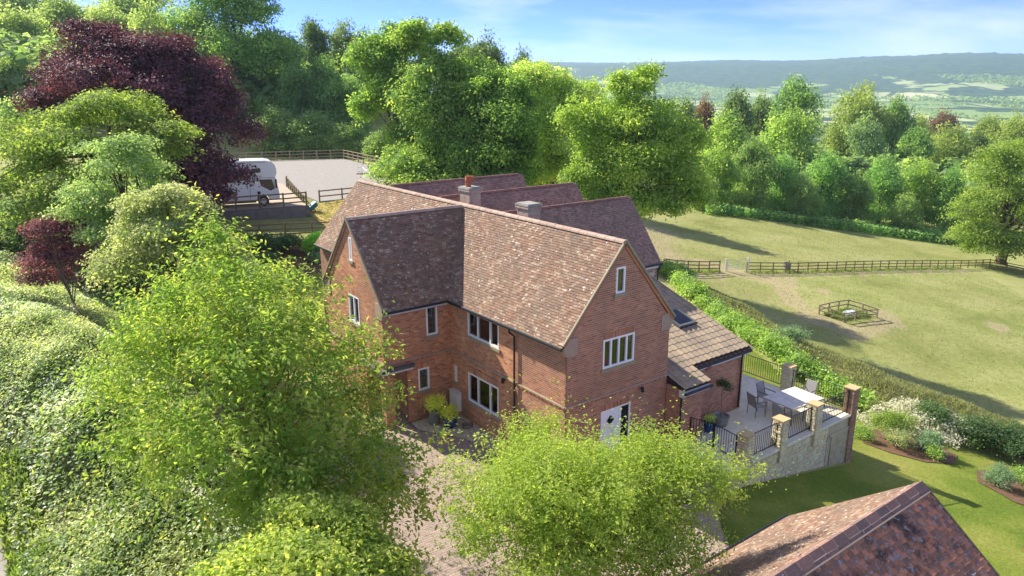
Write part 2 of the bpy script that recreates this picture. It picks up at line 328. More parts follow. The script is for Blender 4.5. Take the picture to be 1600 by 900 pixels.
# ------------------------------------------------------------------ ground sheet out to the horizon
def build_ground():
    rr = [2.5]
    while rr[-1] < 9000: rr.append(rr[-1]*(1.03 if rr[-1] < 400 else 1.022 if rr[-1] > 2500 else 1.035))
    rr = np.array(rr)
    a0 = math.degrees(_yw); az = np.concatenate([np.arange(a0-46, a0+46, .34), np.arange(a0+46, a0+314, 5.)])
    az = np.radians(az); na, nr = len(az), len(rr)
    x = CAM[0]+np.outer(rr, np.sin(az)); y = CAM[1]+np.outer(rr, np.cos(az)); z = height(x, y)
    dr = [(-14,-16.5),(-.6,-16.5),(.2,-8),(2.6,-5.0),(5,-3.2),(9.7,.3),(10.9,6),(10.9,19),(2,20.2),(.3,20.2),(-2.9,12.2),(-3.2,7.6),(-8,10),(-10,3),(-10.5,-6)]
    k = inside(dr, x, y); z[k] = np.minimum(z[k], -.07)      # the drive and the house stand on levelled ground
    k = inside([(11.4,48.2),(17.2,48.2),(24.4,57.8),(29.5,68),(30.8,85.3),(20,89),(11.6,91.4),(7.6,75),(12.3,60)], x, y); z[k] = np.minimum(z[k], 2.35)
    V = np.stack([x, y, z], 2).reshape(-1, 3); V = np.vstack([V, [[CAM[0], CAM[1], gz(CAM[0], CAM[1])]]])
    i, j = np.meshgrid(np.arange(nr-1), np.arange(na), indexing='ij'); jn = (j+1) % na
    F = np.stack([i*na+j, i*na+jn, (i+1)*na+jn, (i+1)*na+j], 2).reshape(-1, 4)[:, ::-1]
    me = mesh_np('ground', V, F, None, True)
    # trodden, bare ground by the gate, round the pen and under the far fence
    worn = np.zeros(len(V))
    for (ax, ay), (bx, by), w in (((53.5,37),(54,32),1.8),((54,32),(57,29),2.2),((57,29),(51,24),1.2),((51,24),(48,18),1.0),((48,21),(48.5,15.5),1.3),((48.5,15.5),(55,15.3),1.0),((55,15.3),(56.5,17),1.2),((46,38),(52,46),4.5),((52,46),(62,52),3),((55,31.2),(100,26),.8),((43,32.6),(52,32.2),.7),((66,10),(67,10.5),1.2),((84,12),(86,12),.8),((57,24),(58,24.5),.9)):
        d = V[:, :2]-(ax, ay); e = np.array((bx-ax, by-ay)); t = np.clip(d@e/(e@e), 0, 1); q = np.hypot(*(d-t[:, None]*e).T); worn = np.maximum(worn, np.exp(-(q/w)**2))
    at = me.attributes.new('worn', 'FLOAT', 'POINT'); at.data.foreach_set('value', worn.astype(np.float32))
    m, t, p, o = newmat('countryside'); g = geo(t)
    near = noise(t, .12, 7, .62, g); fine = noise(t, 2.2, 5, .7, g)
    grass = ramp(t, near.outputs['Fac'], [srgb(124,130,72), srgb(142,146,86), srgb(154,156,98), srgb(164,160,112)], [.3, .45, .57, .72])
    dry = noise(t, .07, 7, .7, g); grass = mix(t, ramp(t, dry.outputs['Fac'], [(0,)*3, (.45,)*3], [.52, .68]), grass, srgb(168,154,112))
    grass = mix(t, .45, grass, ramp(t, fine.outputs['Fac'], [(.3,)*3, (.5,)*3, (.7,)*3], [.3, .5, .7]), 'OVERLAY')
    wa_ = t.nodes.new('ShaderNodeAttribute'); wa_.attribute_name = 'worn'; wn_ = noise(t, .9, 6, .7, g)
    ws = t.nodes.new('ShaderNodeMath'); ws.operation = 'MULTIPLY_ADD'; t.links.new(wn_.outputs['Fac'], ws.inputs[0]); ws.inputs[1].default_value = .9; t.links.new(wa_.outputs['Fac'], ws.inputs[2])
    grass = mix(t, ramp(t, ws.outputs[0], [(0,)*3, (.6,)*3], [.72, 1.1]), grass, srgb(178,158,130))
    tf = noise(t, 1.1, 5, .75, g); grass = mix(t, ramp(t, tf.outputs['Fac'], [(0,)*3, (.55,)*3], [.58, .68]), grass, srgb(98,118,54))
    tg = noise(t, 5., 3, .7, g); grass = mix(t, ramp(t, tg.outputs['Fac'], [(0,)*3, (.5,)*3], [.6, .72]), grass, srgb(84,104,50))
    # far patchwork of fields with woods
    vo = t.nodes.new('ShaderNodeTexVoronoi'); vo.inputs['Scale'].default_value = .0042; t.links.new(g, vo.inputs['Vector'])
    sep = t.nodes.new('ShaderNodeSeparateColor'); t.links.new(vo.outputs['Color'], sep.inputs[0])
    fields = ramp(t, sep.outputs[0], [srgb(112,140,72), srgb(150,166,100), srgb(176,182,128), srgb(124,150,84), srgb(190,186,140)])
    wd = noise(t, .0034, 6, .6, g); wn = noise(t, .03, 5, .7, g)
    wood = ramp(t, wn.outputs['Fac'], [srgb(36,58,44), srgb(56,82,56), srgb(80,104,68)], [.35, .5, .66])
    sp = t.nodes.new('ShaderNodeSeparateXYZ'); t.links.new(g, sp.inputs[0])
    hi = t.nodes.new('ShaderNodeMapRange'); hi.inputs['From Min'].default_value = -50; hi.inputs['From Max'].default_value = 60; hi.inputs['To Min'].default_value = -.03; hi.inputs['To Max'].default_value = .19
    t.links.new(sp.outputs[2], hi.inputs[0])
    ad = t.nodes.new('ShaderNodeMath'); ad.operation = 'ADD'; t.links.new(wd.outputs['Fac'], ad.inputs[0]); t.links.new(hi.outputs[0], ad.inputs[1])
    far = mix(t, ramp(t, ad.outputs[0], [(0,)*3, (1,)*3], [.52, .535]), fields, wood)
    ve = t.nodes.new('ShaderNodeTexVoronoi'); ve.feature = 'DISTANCE_TO_EDGE'; ve.inputs['Scale'].default_value = .0042; t.links.new(g, ve.inputs['Vector'])
    far = mix(t, ramp(t, ve.outputs['Distance'], [(1,)*3, (0,)*3], [.02, .045]), far, wood)
    ln = t.nodes.new('ShaderNodeVectorMath'); ln.operation = 'DISTANCE'; t.links.new(g, ln.inputs[0]); ln.inputs[1].default_value = (20, 20, 0)
    mr = t.nodes.new('ShaderNodeMapRange'); mr.inputs['From Min'].default_value = 230; mr.inputs['From Max'].default_value = 420; t.links.new(ln.outputs['Value'], mr.inputs[0])
    t.links.new(mix(t, mr.outputs[0], grass, far), p.inputs['Base Color']); p.inputs['Roughness'].default_value = .95; p.inputs['Specular IOR Level'].default_value = .05
    bump(t, p, fine.outputs['Fac'], .5, .08)
    return link('ground', me, m, kind='structure')
build_ground()
def densify(poly, step):
    out = []
    for i in range(len(poly)):
        a, b = np.array(poly[i][:2], float), np.array(poly[(i+1) % len(poly)][:2], float); n = max(1, int(np.linalg.norm(b-a)/step))
        out += [tuple(a+(b-a)*k/n) for k in range(n)]
    return out
def drape(name, poly, mat, off=.03, step=.6, flat=None, kind='structure'):
    b = densify(poly, step); xs = [p[0] for p in b]; ys = [p[1] for p in b]
    gx, gy = np.meshgrid(np.arange(min(xs)+.31, max(xs), step), np.arange(min(ys)+.27, max(ys), step)); gx = gx.ravel(); gy = gy.ravel()
    k = inside(b, gx, gy); pts = [Vector(p) for p in b]+[Vector((x, y)) for x, y in zip(gx[k], gy[k])]
    n = len(b); r = geometry.delaunay_2d_cdt(pts, [(i, (i+1) % n) for i in range(n)], [list(range(n))], 1, 1e-4)
    V = np.array([(v.x, v.y, 0) for v in r[0]])
    V[:, 2] = (height(V[:, 0], V[:, 1])+off) if flat is None else flat
    F = [list(f) for f in r[2]]
    F = [f if (V[f[1]]-V[f[0]])[0]*(V[f[2]]-V[f[0]])[1]-(V[f[1]]-V[f[0]])[1]*(V[f[2]]-V[f[0]])[0] > 0 else f[::-1] for f in F]
    return link(name, mesh_np(name, V, F, None, True), mat, kind=kind)
M['lawn'] = mat_grass('lawn', [srgb(92,114,38), srgb(110,126,46), srgb(128,136,58), srgb(144,142,74)], .3, 9.)
M['meadow'] = mat_grass('meadow', [srgb(128,128,66), srgb(150,142,86), srgb(162,150,100), srgb(136,136,72)], .5, 7.)
M['dryground'] = mat_grass('dryground', [srgb(184,160,98), srgb(196,170,106), srgb(170,150,86), srgb(150,138,70)], .8, 3.)
M['bankground'] = mat_grass('bankground', [srgb(66,76,40), srgb(84,92,48), srgb(96,92,58), srgb(74,84,44)], .6, 5.)
M['mulch'] = mat_grass('mulch', [srgb(150,92,70), srgb(170,108,84), srgb(140,84,64), srgb(176,122,96)], .9, 7.)
drape('lawn', [(4.6,-3.0),(13.3,-3.3),(13.4,8),(22,20),(27,21.5),(25.5,15),(21.5,6),(20,1),(20.3,-2),(22,-4.6),(26,-8),(24,-22),(3,-22),(-.2,-14),(-.1,-8),(2.3,-4.8)], M['lawn'], .04, .8)
drape('lawn', [(-5.5,21),(-.2,20.6),(9,21),(9,29),(3,30.5),(.3,31.5),(-1.5,30),(-4,25)], M['lawn'], .04, .8)
drape('meadow', [(33.5,25.6),(27,15),(22.5,6),(21.5,1),(22,-3),(25,-8),(41,-4),(40,6),(40,13),(43,23),(41,32),(36,30)], M['meadow'], .04, 1.0)
drape('driveway', [(-14,-16),(-1,-16),(-.2,-8),(2.2,-4.8),(4.6,-2.9),(5,-.4),(0,.0),(-.02,7.1),(-3.2,7.2),(-8,10),(-10,3),(-10.5,-6)], M['paver_joint'], flat=.006, step=1.2)
drape('lane', [(-21,-18),(-15.9,-18),(-15.55,-8),(-15.5,3),(-15.65,9),(-16.2,16),(-18,26),(-24,26)], M['asphalt'], .05, .8)
drape('bank_soil', [(-15.5,3),(-15.55,-8),(-12.5,-10),(-10.3,-5),(-9.6,3),(-7.6,10),(-5,14),(-5,26),(-8,32),(-16,34),(-18,26),(-16.2,16),(-15.65,9)], M['bankground'], .045, .6)
drape('garden_path', [(-.9,41),(.4,41),(.9,37.2),(1.2,33.2),(1.0,29.5),(-.8,29.5),(-.9,33),(-1.6,37.8)], M['path'], .06, .5)
drape('flower_bed', [(.9,31.6),(1.3,36.5),(1.0,39.3),(5,38.6),(9,37.5),(9.5,32),(7,30.2),(3.2,30.8)], M['soil'], .06, .6)
drape('flower_bed', [(16,-2.2),(17.9,-.9),(19.6,-1.7),(20.9,-3.2),(20.2,-4.6),(18.4,-5.2),(16.9,-4.6),(16.2,-3.4)], M['soil'], .07, .5)
drape('flower_bed', [(17.2,-6.6),(19,-5.9),(20.8,-6.3),(22.4,-7.6),(20,-9.2),(17.6,-9.6),(16.7,-8.2)], M['soil'], .07, .5)
drape('mulch_bed', [(11.2,-11.0),(12.6,-9.8),(14.5,-11.2),(15.5,-14),(13,-18),(9,-18),(9.5,-14)], M['mulch'], .07, .6)
drape('gravel_border', [(0,7.15),(-2.0,7.1),(-2.05,6.4),(-1.6,5.6),(-1.05,4.7),(-.75,3.6),(-.62,2),(-.6,0),(0,0)], M['gravel'], flat=.012, step=.5)
drape('dry_bank', [(9.3,47.3),(15.5,48.2),(16,44),(14,38),(9.2,37.8),(8.8,42)], M['dryground'], .07, .7)
# block paving near the house wall: the blocks you can tell apart
def paving():
    bed = MB(); poly = [(-9.5,-7),(.2,-7),(2.3,-4.7),(4.4,-3.2),(4.4,-.4),(-.62,-.4),(-.64,2),(-.8,3.6),(-1.1,4.7),(-1.65,5.6),(-2.1,6.4),(-2.1,7.1),(-6,7.1),(-9.5,4)]
    P = []
    for j in range(141):
        y = -7+j*.104
        for i in range(69):
            x = -9.5+i*.206+(.103 if j % 2 else 0)
            P.append((x, y))
    P = np.array(P); k = inside(poly, P[:, 0], P[:, 1]); P = P[k]
    root = bpy.data.objects['driveway']
    # those seen between the two trees
    d = np.hypot(P[:, 0]+3.2, (P[:, 1]-1.5)*.6); o = np.argsort(d); single, rest = P[o[:300]], P[o[300:]]
    t = MB().box(-.0985, -.0475, -.022, .0985, .0475, .006); me = mesh_np('paver', np.array(t.V), t.F, t.R)
    for x, y in single: link('paver', me, M['paver'], root, (x, y, .008+random.uniform(-.002, .002)))
    n = len(rest); T = np.array(t.V); V = (T[None]+np.concatenate([rest, .008+rng.normal(0, .0015, (n, 1))], 1)[:, None]).reshape(-1, 3)
    F = (np.array(t.F[1:])[None]+np.arange(n)[:, None, None]*8).reshape(-1, 4)
    link('pavers', mesh_np('pavers', V, F, np.repeat(rng.random(n), 5)), M['paver_all'], root, kind='stuff')
    poly = [(0,7.15),(-2.0,7.1),(-2.05,6.4),(-1.6,5.6),(-1.05,4.7),(-.75,3.6),(-.62,2),(-.6,0),(0,0)]
    c = np.stack([rng.uniform(-2.05, 0, 9000), rng.uniform(0, 7.15, 9000)], 1); c = c[inside(poly, c[:, 0], c[:, 1])]; n = len(c)
    T = np.array([(1,0,0),(-1,0,0),(0,1,0),(0,-1,0),(0,0,.6),(0,0,-.6)]); f = np.array([(0,2,4),(2,1,4),(1,3,4),(3,0,4)])
    s = rng.uniform(.014, .034, (n, 1, 3)); a = rng.uniform(0, 6.28, n); ca, sa = np.cos(a)[:, None], np.sin(a)[:, None]
    V = T[None]*s; V = np.stack([V[..., 0]*ca-V[..., 1]*sa, V[..., 0]*sa+V[..., 1]*ca, V[..., 2]], 2)+np.concatenate([c, np.full((n, 1), .02)], 1)[:, None]
    link('gravel', mesh_np('gravel', V.reshape(-1, 3), (f[None]+np.arange(n)[:, None, None]*6).reshape(-1, 3), np.repeat(rng.random(n), 4)), M['gravel'], kind='stuff')
paving()
# ------------------------------------------------------------------ the brick house
X, Y, Z = Vector((1, 0, 0)), Vector((0, 1, 0)), Vector((0, 0, 1))
def ubox(mb, O, U, Nn, u0, u1, z0, z1, d0, d1, r=None, faces=None):
    O = Vector(O); V = []
    for d in (d0, d1):
        for u, z in ((u0, z0), (u1, z0), (u1, z1), (u0, z1)): V.append(O+U*u+Z*z+Nn*d)
    F = [(3,2,1,0),(4,5,6,7),(0,1,5,4),(1,2,6,5),(2,3,7,6),(3,0,4,7)]
    if faces is not None: F = [F[i] for i in faces]
    if U.cross(Z).dot(Nn) < 0: F = [tuple(reversed(f)) for f in F]
    return mb.add(V, F, r)
def cross(poly, z):
    xs = []
    for i in range(len(poly)):
        (a, za), (b, zb) = poly[i], poly[(i+1) % len(poly)]
        if (za <= z) != (zb <= z): xs.append(a+(b-a)*(z-za)/(zb-za))
    return (min(xs), max(xs)) if len(xs) >= 2 else None
def brickwork(parent, O, U, Nn, poly, holes=(), soldiers=(), mat='brick_orange', mort='mortar_orange', single=0, name='wall'):
    """running bond cut to an outline; full bricks nearest the corner become objects of their own"""
    mm = MB(); bb = MB(); full = []; rc, jt = (.0018, .0004) if abs(Nn.x) > .5 else (.004, .001)
    zs = [p[1] for p in poly]; z = min(zs); row = 0
    cut = list(holes)+list(soldiers)
    while z < max(zs)-.02:
        iv = cross(poly, z+.0375)
        if iv:
            segs = [iv]
            for h in cut:
                if h[1] < z+.05 and h[3] > z+.025:
                    nx = []
                    for a, b in segs:
                        if h[0] > a: nx.append((a, min(b, h[0])))
                        if h[2] < b: nx.append((max(a, h[2]), b))
                    segs = [s for s in nx if s[1]-s[0] > .02]
            for a, b in segs:
                ubox(mm, O, U, Nn, a, b, z, z+.075, -.03, -rc, faces=(1, 2, 3, 4, 5))
                u = math.floor(a/.225)*.225-(row % 2)*.1125
                while u < b:
                    p, q = max(a, u), min(b, u+.2135)
                    if q-p > .03:
                        if q-p > .2134: full.append((p, z))
                        else: ubox(bb, O, U, Nn, p, q, z+.006, z+.068, -.1, random.uniform(-jt, jt), faces=(1, 2, 3, 4, 5))
                    u += .225
        z += .075; row += 1
    for s in soldiers:
        u = s[0]
        ubox(mm, O, U, Nn, s[0], s[2], s[1], s[3], -.03, -rc, faces=(1, 2, 3, 4, 5))
        while u < s[2]-.03:
            ubox(bb, O, U, Nn, u+.004, min(s[2], u+.071), s[1]+.005, s[3]-.005, -.1, random.uniform(-jt, jt), faces=(1, 2, 3, 4, 5)); u += .075
    wall = mm.build(name, M[mort], parent)
    full.sort(key=lambda t: abs(t[0]-1.2)+abs(t[1]-3.4))
    for p, z in full[single:]:
        ubox(bb, O, U, Nn, p, p+.2135, z+.006, z+.068, -.1, random.uniform(-jt, jt), faces=(1, 2, 3, 4, 5))
    bb.build('brickwork', M[mat], wall, kind='stuff')
    if single:
        t = MB(); ubox(t, (0, 0, 0), U, Nn, 0, .2135, 0, .062, -.1, 0, faces=(1, 2, 3, 4, 5)); me = mesh_np('brick', t.V, t.F, t.R)
        for p, z in full[:single]:
            link('brick', me, M[mat+'_piece'], wall, Vector(O)+U*p+Z*(z+.006)+Nn*random.uniform(-.001, .0012))
    return wall
def window(parent, O, U, Nn, u0, u1, z0, z1, cells=(0, 1), lead=None, sill=True, curtains=()):
    fr = MB(); w = .07; a = (O, U, Nn)
    for b in ((u0, u1, z0, z0+w), (u0, u1, z1-w, z1), (u0, u0+w, z0+w, z1-w), (u1-w, u1, z0+w, z1-w)): ubox(fr, *a, *b, -.075, .008)
    us = [u0+(u1-u0)*c for c in cells]
    for c in us[1:-1]: ubox(fr, *a, c-.038, c+.038, z0+w, z1-w, -.075, .006)
    f = fr.build('window', M['white'], parent)
    g = MB(); ubox(g, *a, u0+.005, u1-.005, z0+.005, z1-.005, -.0995, -.094); g.build('room_dark_sheet', M['room_shade'], f)  # thin dark sheet painted as the unlit room behind the panes
    for q in curtains:
        g = MB(); n = 5
        for k in range(n): ubox(g, *a, u0+(u1-u0)*(q[0]+(q[1]-q[0])*k/n), u0+(u1-u0)*(q[0]+(q[1]-q[0])*(k+.9)/n), z0+w*.5, z1-w*.5, -.09, -.084+.008*(k % 2))
        g.build('curtain', M['curtain'], f)
    for i in range(len(us)-1):
        p, q = us[i]+(w if i == 0 else .032), us[i+1]-(w if i == len(us)-2 else .032)
        g = MB(); ubox(g, *a, p, q, z0+w, z1-w, -.06, -.05); g.build('pane', M['pane'], f)
        if lead:
            l = MB()
            for k in range(1, lead[0]): c = p+(q-p)*k/lead[0]; ubox(l, *a, c-.006, c+.006, z0+w, z1-w, -.05, -.046)
            for k in range(1, lead[1]): c = z0+w+(z1-z0-2*w)*k/lead[1]; ubox(l, *a, p, q, c-.006, c+.006, -.05, -.0445)
            l.build('glazing_bar', M['lead'], f)
    if sill:
        s = MB(); ubox(s, *a, u0-.09, u1+.09, z0-.11, z0-.002, -.08, .055); s.build('sill', M['sill'], f)
    return f
house = thing('brick_house', 'red brick house with old clay tiled gables and two chimneys, behind the drive', 'house', (0, 0, 0))
# unseen solid core filling the house, added so no sun leaks through
core = MB()
core.prism([(.1, .1, 0), (4.88, .1, 0), (4.88, .1, 4.8), (2.49, .1, 7.75), (.1, .1, 4.8)], (0, 20.1, 0))
core.prism([(-1.75, 7.27, 0), (-1.75, 12.24, 0), (-1.75, 12.24, 4.8), (-1.75, 9.76, 7.72), (-1.75, 7.27, 4.8)], (1.9, 0, 0))
core.prism([(-2.91, 7.27, 2.5), (-2.91, 12.24, 2.5), (-2.91, 12.24, 4.8), (-2.91, 9.76, 7.72), (-2.91, 7.27, 4.8)], (1.2, 0, 0))
core.box(-2.91, 9.0, 0, -1.8, 12.24, 2.5)
for y, z, h in ((8.2, 7.55, 2.05), (12.2, 7.82, 2.2), (16.9, 7.86, 2.2)): core.prism([(4.6, y-h, -.6), (4.6, y+h, -.6), (4.6, y+h, 4.85), (4.6, y, z), (4.6, y-h, 4.85)], (6.4, 0, 0))
core.prism([(4.8, .25, -.5), (4.8, 6.2, -.5), (4.8, 6.2, 4.3), (4.8, .25, 2.5)], (4.96, 0, 0))
core.box(5.1, -.52, -.3, 6.25, .3, 2.2)
core.build('sun_block_core', M['mortar'], house)
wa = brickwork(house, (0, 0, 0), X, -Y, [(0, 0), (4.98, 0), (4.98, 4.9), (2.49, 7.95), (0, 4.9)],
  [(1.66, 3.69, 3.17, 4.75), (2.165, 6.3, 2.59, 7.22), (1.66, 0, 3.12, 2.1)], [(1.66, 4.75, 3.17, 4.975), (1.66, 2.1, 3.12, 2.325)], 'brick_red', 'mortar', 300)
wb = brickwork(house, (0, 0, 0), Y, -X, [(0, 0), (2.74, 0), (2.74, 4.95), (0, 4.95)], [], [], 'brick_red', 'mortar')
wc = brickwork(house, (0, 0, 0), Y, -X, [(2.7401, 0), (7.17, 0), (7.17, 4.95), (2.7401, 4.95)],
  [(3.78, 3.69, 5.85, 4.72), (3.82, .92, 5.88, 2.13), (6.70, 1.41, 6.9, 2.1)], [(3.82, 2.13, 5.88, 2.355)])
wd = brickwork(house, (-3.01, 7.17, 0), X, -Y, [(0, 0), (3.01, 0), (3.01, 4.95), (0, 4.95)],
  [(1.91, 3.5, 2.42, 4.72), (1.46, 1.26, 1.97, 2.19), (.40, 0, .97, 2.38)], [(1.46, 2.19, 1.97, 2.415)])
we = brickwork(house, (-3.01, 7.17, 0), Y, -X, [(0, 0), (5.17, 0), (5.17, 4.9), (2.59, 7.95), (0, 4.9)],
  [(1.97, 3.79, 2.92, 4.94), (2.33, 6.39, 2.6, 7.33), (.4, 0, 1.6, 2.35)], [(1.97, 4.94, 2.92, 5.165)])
brickwork(house, (4.99, 6.15, -.5), X, -Y, [(0, 0), (6.05, 0), (6.05, 5.4), (0, 5.4)], [], [], 'brick_red', 'mortar')
brickwork(house, (0, 12.34, 0), Y, -X, [(0, 0), (7.9, 0), (7.9, 4.95), (0, 4.95)], [], [], 'brick_red', 'mortar')
brickwork(house, (4.98, .15, -.3), X, -Y, [(0, 0), (4.88, 0), (4.88, 2.85), (0, 2.85)], [], [], 'brick_red', 'mortar')
brickwork(house, (5.0, -.62, -.3), X, -Y, [(0, 0), (1.35, 0), (1.35, 2.6), (0, 2.6)], [], [], 'brick_red', 'mortar')
brickwork(house, (5.0, -.62, -.3), Y, -X, [(.001, 0), (.62, 0), (.62, 2.6), (.001, 2.6)], [], [], 'brick_red', 'mortar')
# string course with a row of projecting headers under it
for O, U, Nn, a, b in (((0, 0, 0), X, -Y, -.03, 4.98), ((0, 0, 0), Y, -X, .012, 7.13), ((-3.01, 7.17, 0), X, -Y, -.03, 2.97), ((-3.01, 7.17, 0), Y, -X, .012, 5.1)):
    s = MB(); ubox(s, O, U, Nn, a, b, 2.675, 2.735, -.03, .05); st = s.build('string_course', M['kneeler'], house)
    s = MB(); u = max(a, 0)+.06
    while u < b-.15: ubox(s, O, U, Nn, u, u+.1, 2.60, 2.673, -.02, .028); u += .225
    s.build('dentil_course', M['brick_red' if a == -.03 and O[0] == 0 else 'brick_orange'], st, kind='stuff')
# windows
window(house, (0, 0, 0), X, -Y, 1.66, 3.17, 3.69, 4.75, (0, .25, .5, .75, 1), None, curtains=((.04, .12), (.86, .96)))
window(house, (0, 0, 0), X, -Y, 2.165, 2.59, 6.3, 7.22, curtains=((.15, .85),))
window(house, (0, 0, 0), Y, -X, 3.78, 5.85, 3.69, 4.72, (0, .27, .67, 1), None, curtains=((.8, .97), (.03, .1)))
window(house, (0, 0, 0), Y, -X, 3.82, 5.88, .92, 2.13, (0, .27, .67, 1), None, curtains=((.04, .11), (.9, .97)))
window(house, (0, 0, 0), Y, -X, 6.70, 6.9, 1.41, 2.1)
window(house, (-3.01, 7.17, 0), X, -Y, 1.91, 2.42, 3.5, 4.72, (0, 1), (3, 5))
window(house, (-3.01, 7.17, 0), X, -Y, 1.46, 1.97, 1.26, 2.19, (0, 1), (3, 4))
window(house, (-3.01, 7.17, 0), Y, -X, 1.97, 2.92, 3.79, 4.94, (0, .5, 1), (3, 5))
window(house, (-3.01, 7.17, 0), Y, -X, 2.33, 2.6, 6.39, 7.33, (0, 1), (2, 6))
# front door with a diamond light and a glazed side panel
d = MB(); ubox(d, (0, 0, 0), X, -Y, 1.66, 1.72, .05, 2.1, -.08, -.01); ubox(d, (0, 0, 0), X, -Y, 3.06, 3.12, .05, 2.1, -.08, -.01)
ubox(d, (0, 0, 0), X, -Y, 2.56, 2.66, .05, 2.04, -.08, -.01); ubox(d, (0, 0, 0), X, -Y, 1.72, 3.06, 2.04, 2.1, -.08, -.01); ubox(d, (0, 0, 0), X, -Y, 1.66, 3.12, 0, .05, -.08, .03)
dr = d.build('door_frame', M['white'], house)
d = MB(); ubox(d, (0, 0, 0), X, -Y, 1.725, 2.555, .055, 2.035, -.07, -.03)
for z0, z1 in ((.2, .85), (1.05, 1.25)): ubox(d, (0, 0, 0), X, -Y, 1.85, 2.43, z0, z1, -.03, -.018)
d.build('door', M['white'], dr)
d = MB(); d.prism([(2.14, -.0, 1.84-.36), (2.14+.17, .0, 1.66), (2.14, .0, 1.84), (2.14-.17, .0, 1.66)], (0, .026, 0)); d.build('door_light', M['glass'], dr)
d = MB(); ubox(d, (0, 0, 0), X, -Y, 2.66, 3.06, .05, 2.04, -.06, -.05); d.build('pane', M['glass'], dr)
d = MB(); d.tube([(2.48, .005, 1.0), (2.48, -.05, 1.0), (2.38, -.05, 1.0)], .012); d.build('handle', M['lead'], dr)
# kneeler stones
for P, U, sx in (((-.03, -.035), X, 1), ((5.01, -.035), X, -1), ((-3.045, 7.14), Y, 1), ((-3.045, 12.38), Y, -1)):
    k = MB(); O = Vector((P[0], P[1], 0)); n = Vector((0, 1, 0)) if U == X else Vector((1, 0, 0))
    pts = [(-.2, 4.98), (0.02, 4.5), (.5, 4.5), (.5, 5.12), (.12, 5.12)]
    k.prism([O+U*(sx*u)+Z*z for u, z in pts], n*.2); k.build('kneeler', M['kneeler'], house)
# ---- roofs: decks and tiles
def tilefield(V0, U, S, Nn, ulen, slen, keep=None, tw=.165, ex=.1, th=.016, over=.03, jit=.004, stagger=True, lens=None):
    """returns list of tile origins (u, s) that pass keep()"""
    out = []; r = 0; s = 0.
    while s < slen-.02:
        u = -(tw/2 if (r % 2 and stagger) else 0)
        while u < ulen-.01:
            p = max(0, u); q = min(ulen, u+tw)
            if q-p > .03:
                P = V0+U*((p+q)/2)+S*(s+ex*.5)
                if keep is None or keep(P): out.append((p, q, s, r))
            u += tw
        s += ex; r += 1
    return out
def tiles_np(V0, U, S, Nn, lst, slen, ex=.1, th=.02, over=.035, gap=.0015, lift=.014):
    V0, U, S, Nn = (np.array(a) for a in (V0, U, S, Nn)); a = np.array([(p, q, s) for p, q, s, r in lst]); n = len(a)
    js = rng.normal(0, .005, n)-.03*(rng.random(n) > .985); jn = rng.normal(.001, .0022, n)
    s0 = a[:, 2]-over+js; s1 = np.minimum(a[:, 2]+ex, slen); p = a[:, 0]+gap; q = a[:, 1]-gap
    def pt(u, s, d): return V0+u[:, None]*U+s[:, None]*S+d[:, None]*Nn
    o = np.zeros(n)
    V = np.stack([pt(p, s0, o+lift+jn), pt(q, s0, o+lift+jn), pt(q, s0, o+lift+th+jn), pt(p, s0, o+lift+th+jn), pt(p, s1, o-.002), pt(q, s1, o-.002), pt(q, s1, o+th*.5), pt(p, s1, o+th*.5)], 1)
    f = np.array([(0,1,2,3),(3,2,6,7),(0,3,7,4),(1,5,6,2)])
    F = (np.arange(n)[:, None, None]*8+f[None]).reshape(-1, 4)
    return V.reshape(-1, 3), F, np.repeat(rng.random(n), 4)
def roof_tiles(parent, V0, U, S, Nn, ulen, slen, mat, keep=None, **k):
    l = tilefield(V0, U, S, Nn, ulen, slen, keep); V, F, R = tiles_np(V0, U, S, Nn, l, slen, **k)
    return link('roof_tiles', mesh_np('roof_tiles', V, F, R), M[mat], parent, kind='stuff')
KM, KW = 3.17/2.69, 1.126
zmain = lambda x: 8.07-abs(x-2.49)*KM
zwing = lambda y: 8.04-abs(y-9.76)*KW
ROOFS = [(8.2, 7.84, 1.32, 2.2), (12.2, 8.1, 1.34, 2.35), (16.9, 8.14, 1.34, 2.4)]
zrear = lambda y: max(z-abs(y-c)*k for c, z, k, h in ROOFS)
def deck(parent, pts, name='roof', mat='deck', t=.05):
    m = MB(); p = [Vector(q) for q in pts]; n = (p[1]-p[0]).cross(p[2]-p[0]).normalized()
    if n.z < 0: p.reverse(); n = -n
    m.prism([q-n*(t+.004) for q in p], n*t); return m.build(name, M[mat], parent)
def strip_ridge(parent, A, B, mat, step=.45, r=.115, sag=0.):
    A, B = Vector(A), Vector(B); d = (B-A); n = int(d.length/step); d.normalize(); a = d.cross(Z).normalized(); V = []; F = []
    for k, (off, sc) in enumerate(((0, 1.03), (step-.008, .98))):
        for i in range(7):
            t = math.pi*(i/6); V.append(d*off+a*(math.cos(t)*r*1.15*sc)+Z*(math.sin(t)*r*sc-.06))
    F = [(i, i+1, 8+i, 7+i) for i in range(6)]+[tuple(range(7))]
    me = mesh_np('ridge_tile', V, F, None)
    for k in range(n):
        o = link('ridge_tile', me, M[mat], parent, A+d*(k*step)+Z*(random.uniform(-.003, .003)+sag*math.sin(math.pi*k/n)))
nm = Vector((-KM, 0, 1)).normalized(); sm = Vector((1, 0, KM)).normalized()
rm = deck(house, [(-.22, -.06, 4.88), (-.22, 20.36, 4.88), (2.49, 20.36, 8.07), (2.49, -.06, 8.07)])
roof_tiles(rm, Vector((-.22, -.06, 4.88)), Y, sm, nm, 20.42, 4.18, 'tile_old', lambda P: not (P.x < 2.49 and P.z < zwing(P.y)-.02))
deck(house, [(5.2, -.06, 4.88), (5.2, 20.36, 4.88), (2.49, 20.36, 8.07), (2.49, -.06, 8.07)], mat='tile_old')
strip_ridge(rm, (2.49, -.07, 8.09), (2.49, 20.36, 8.09), 'ridge_tile')
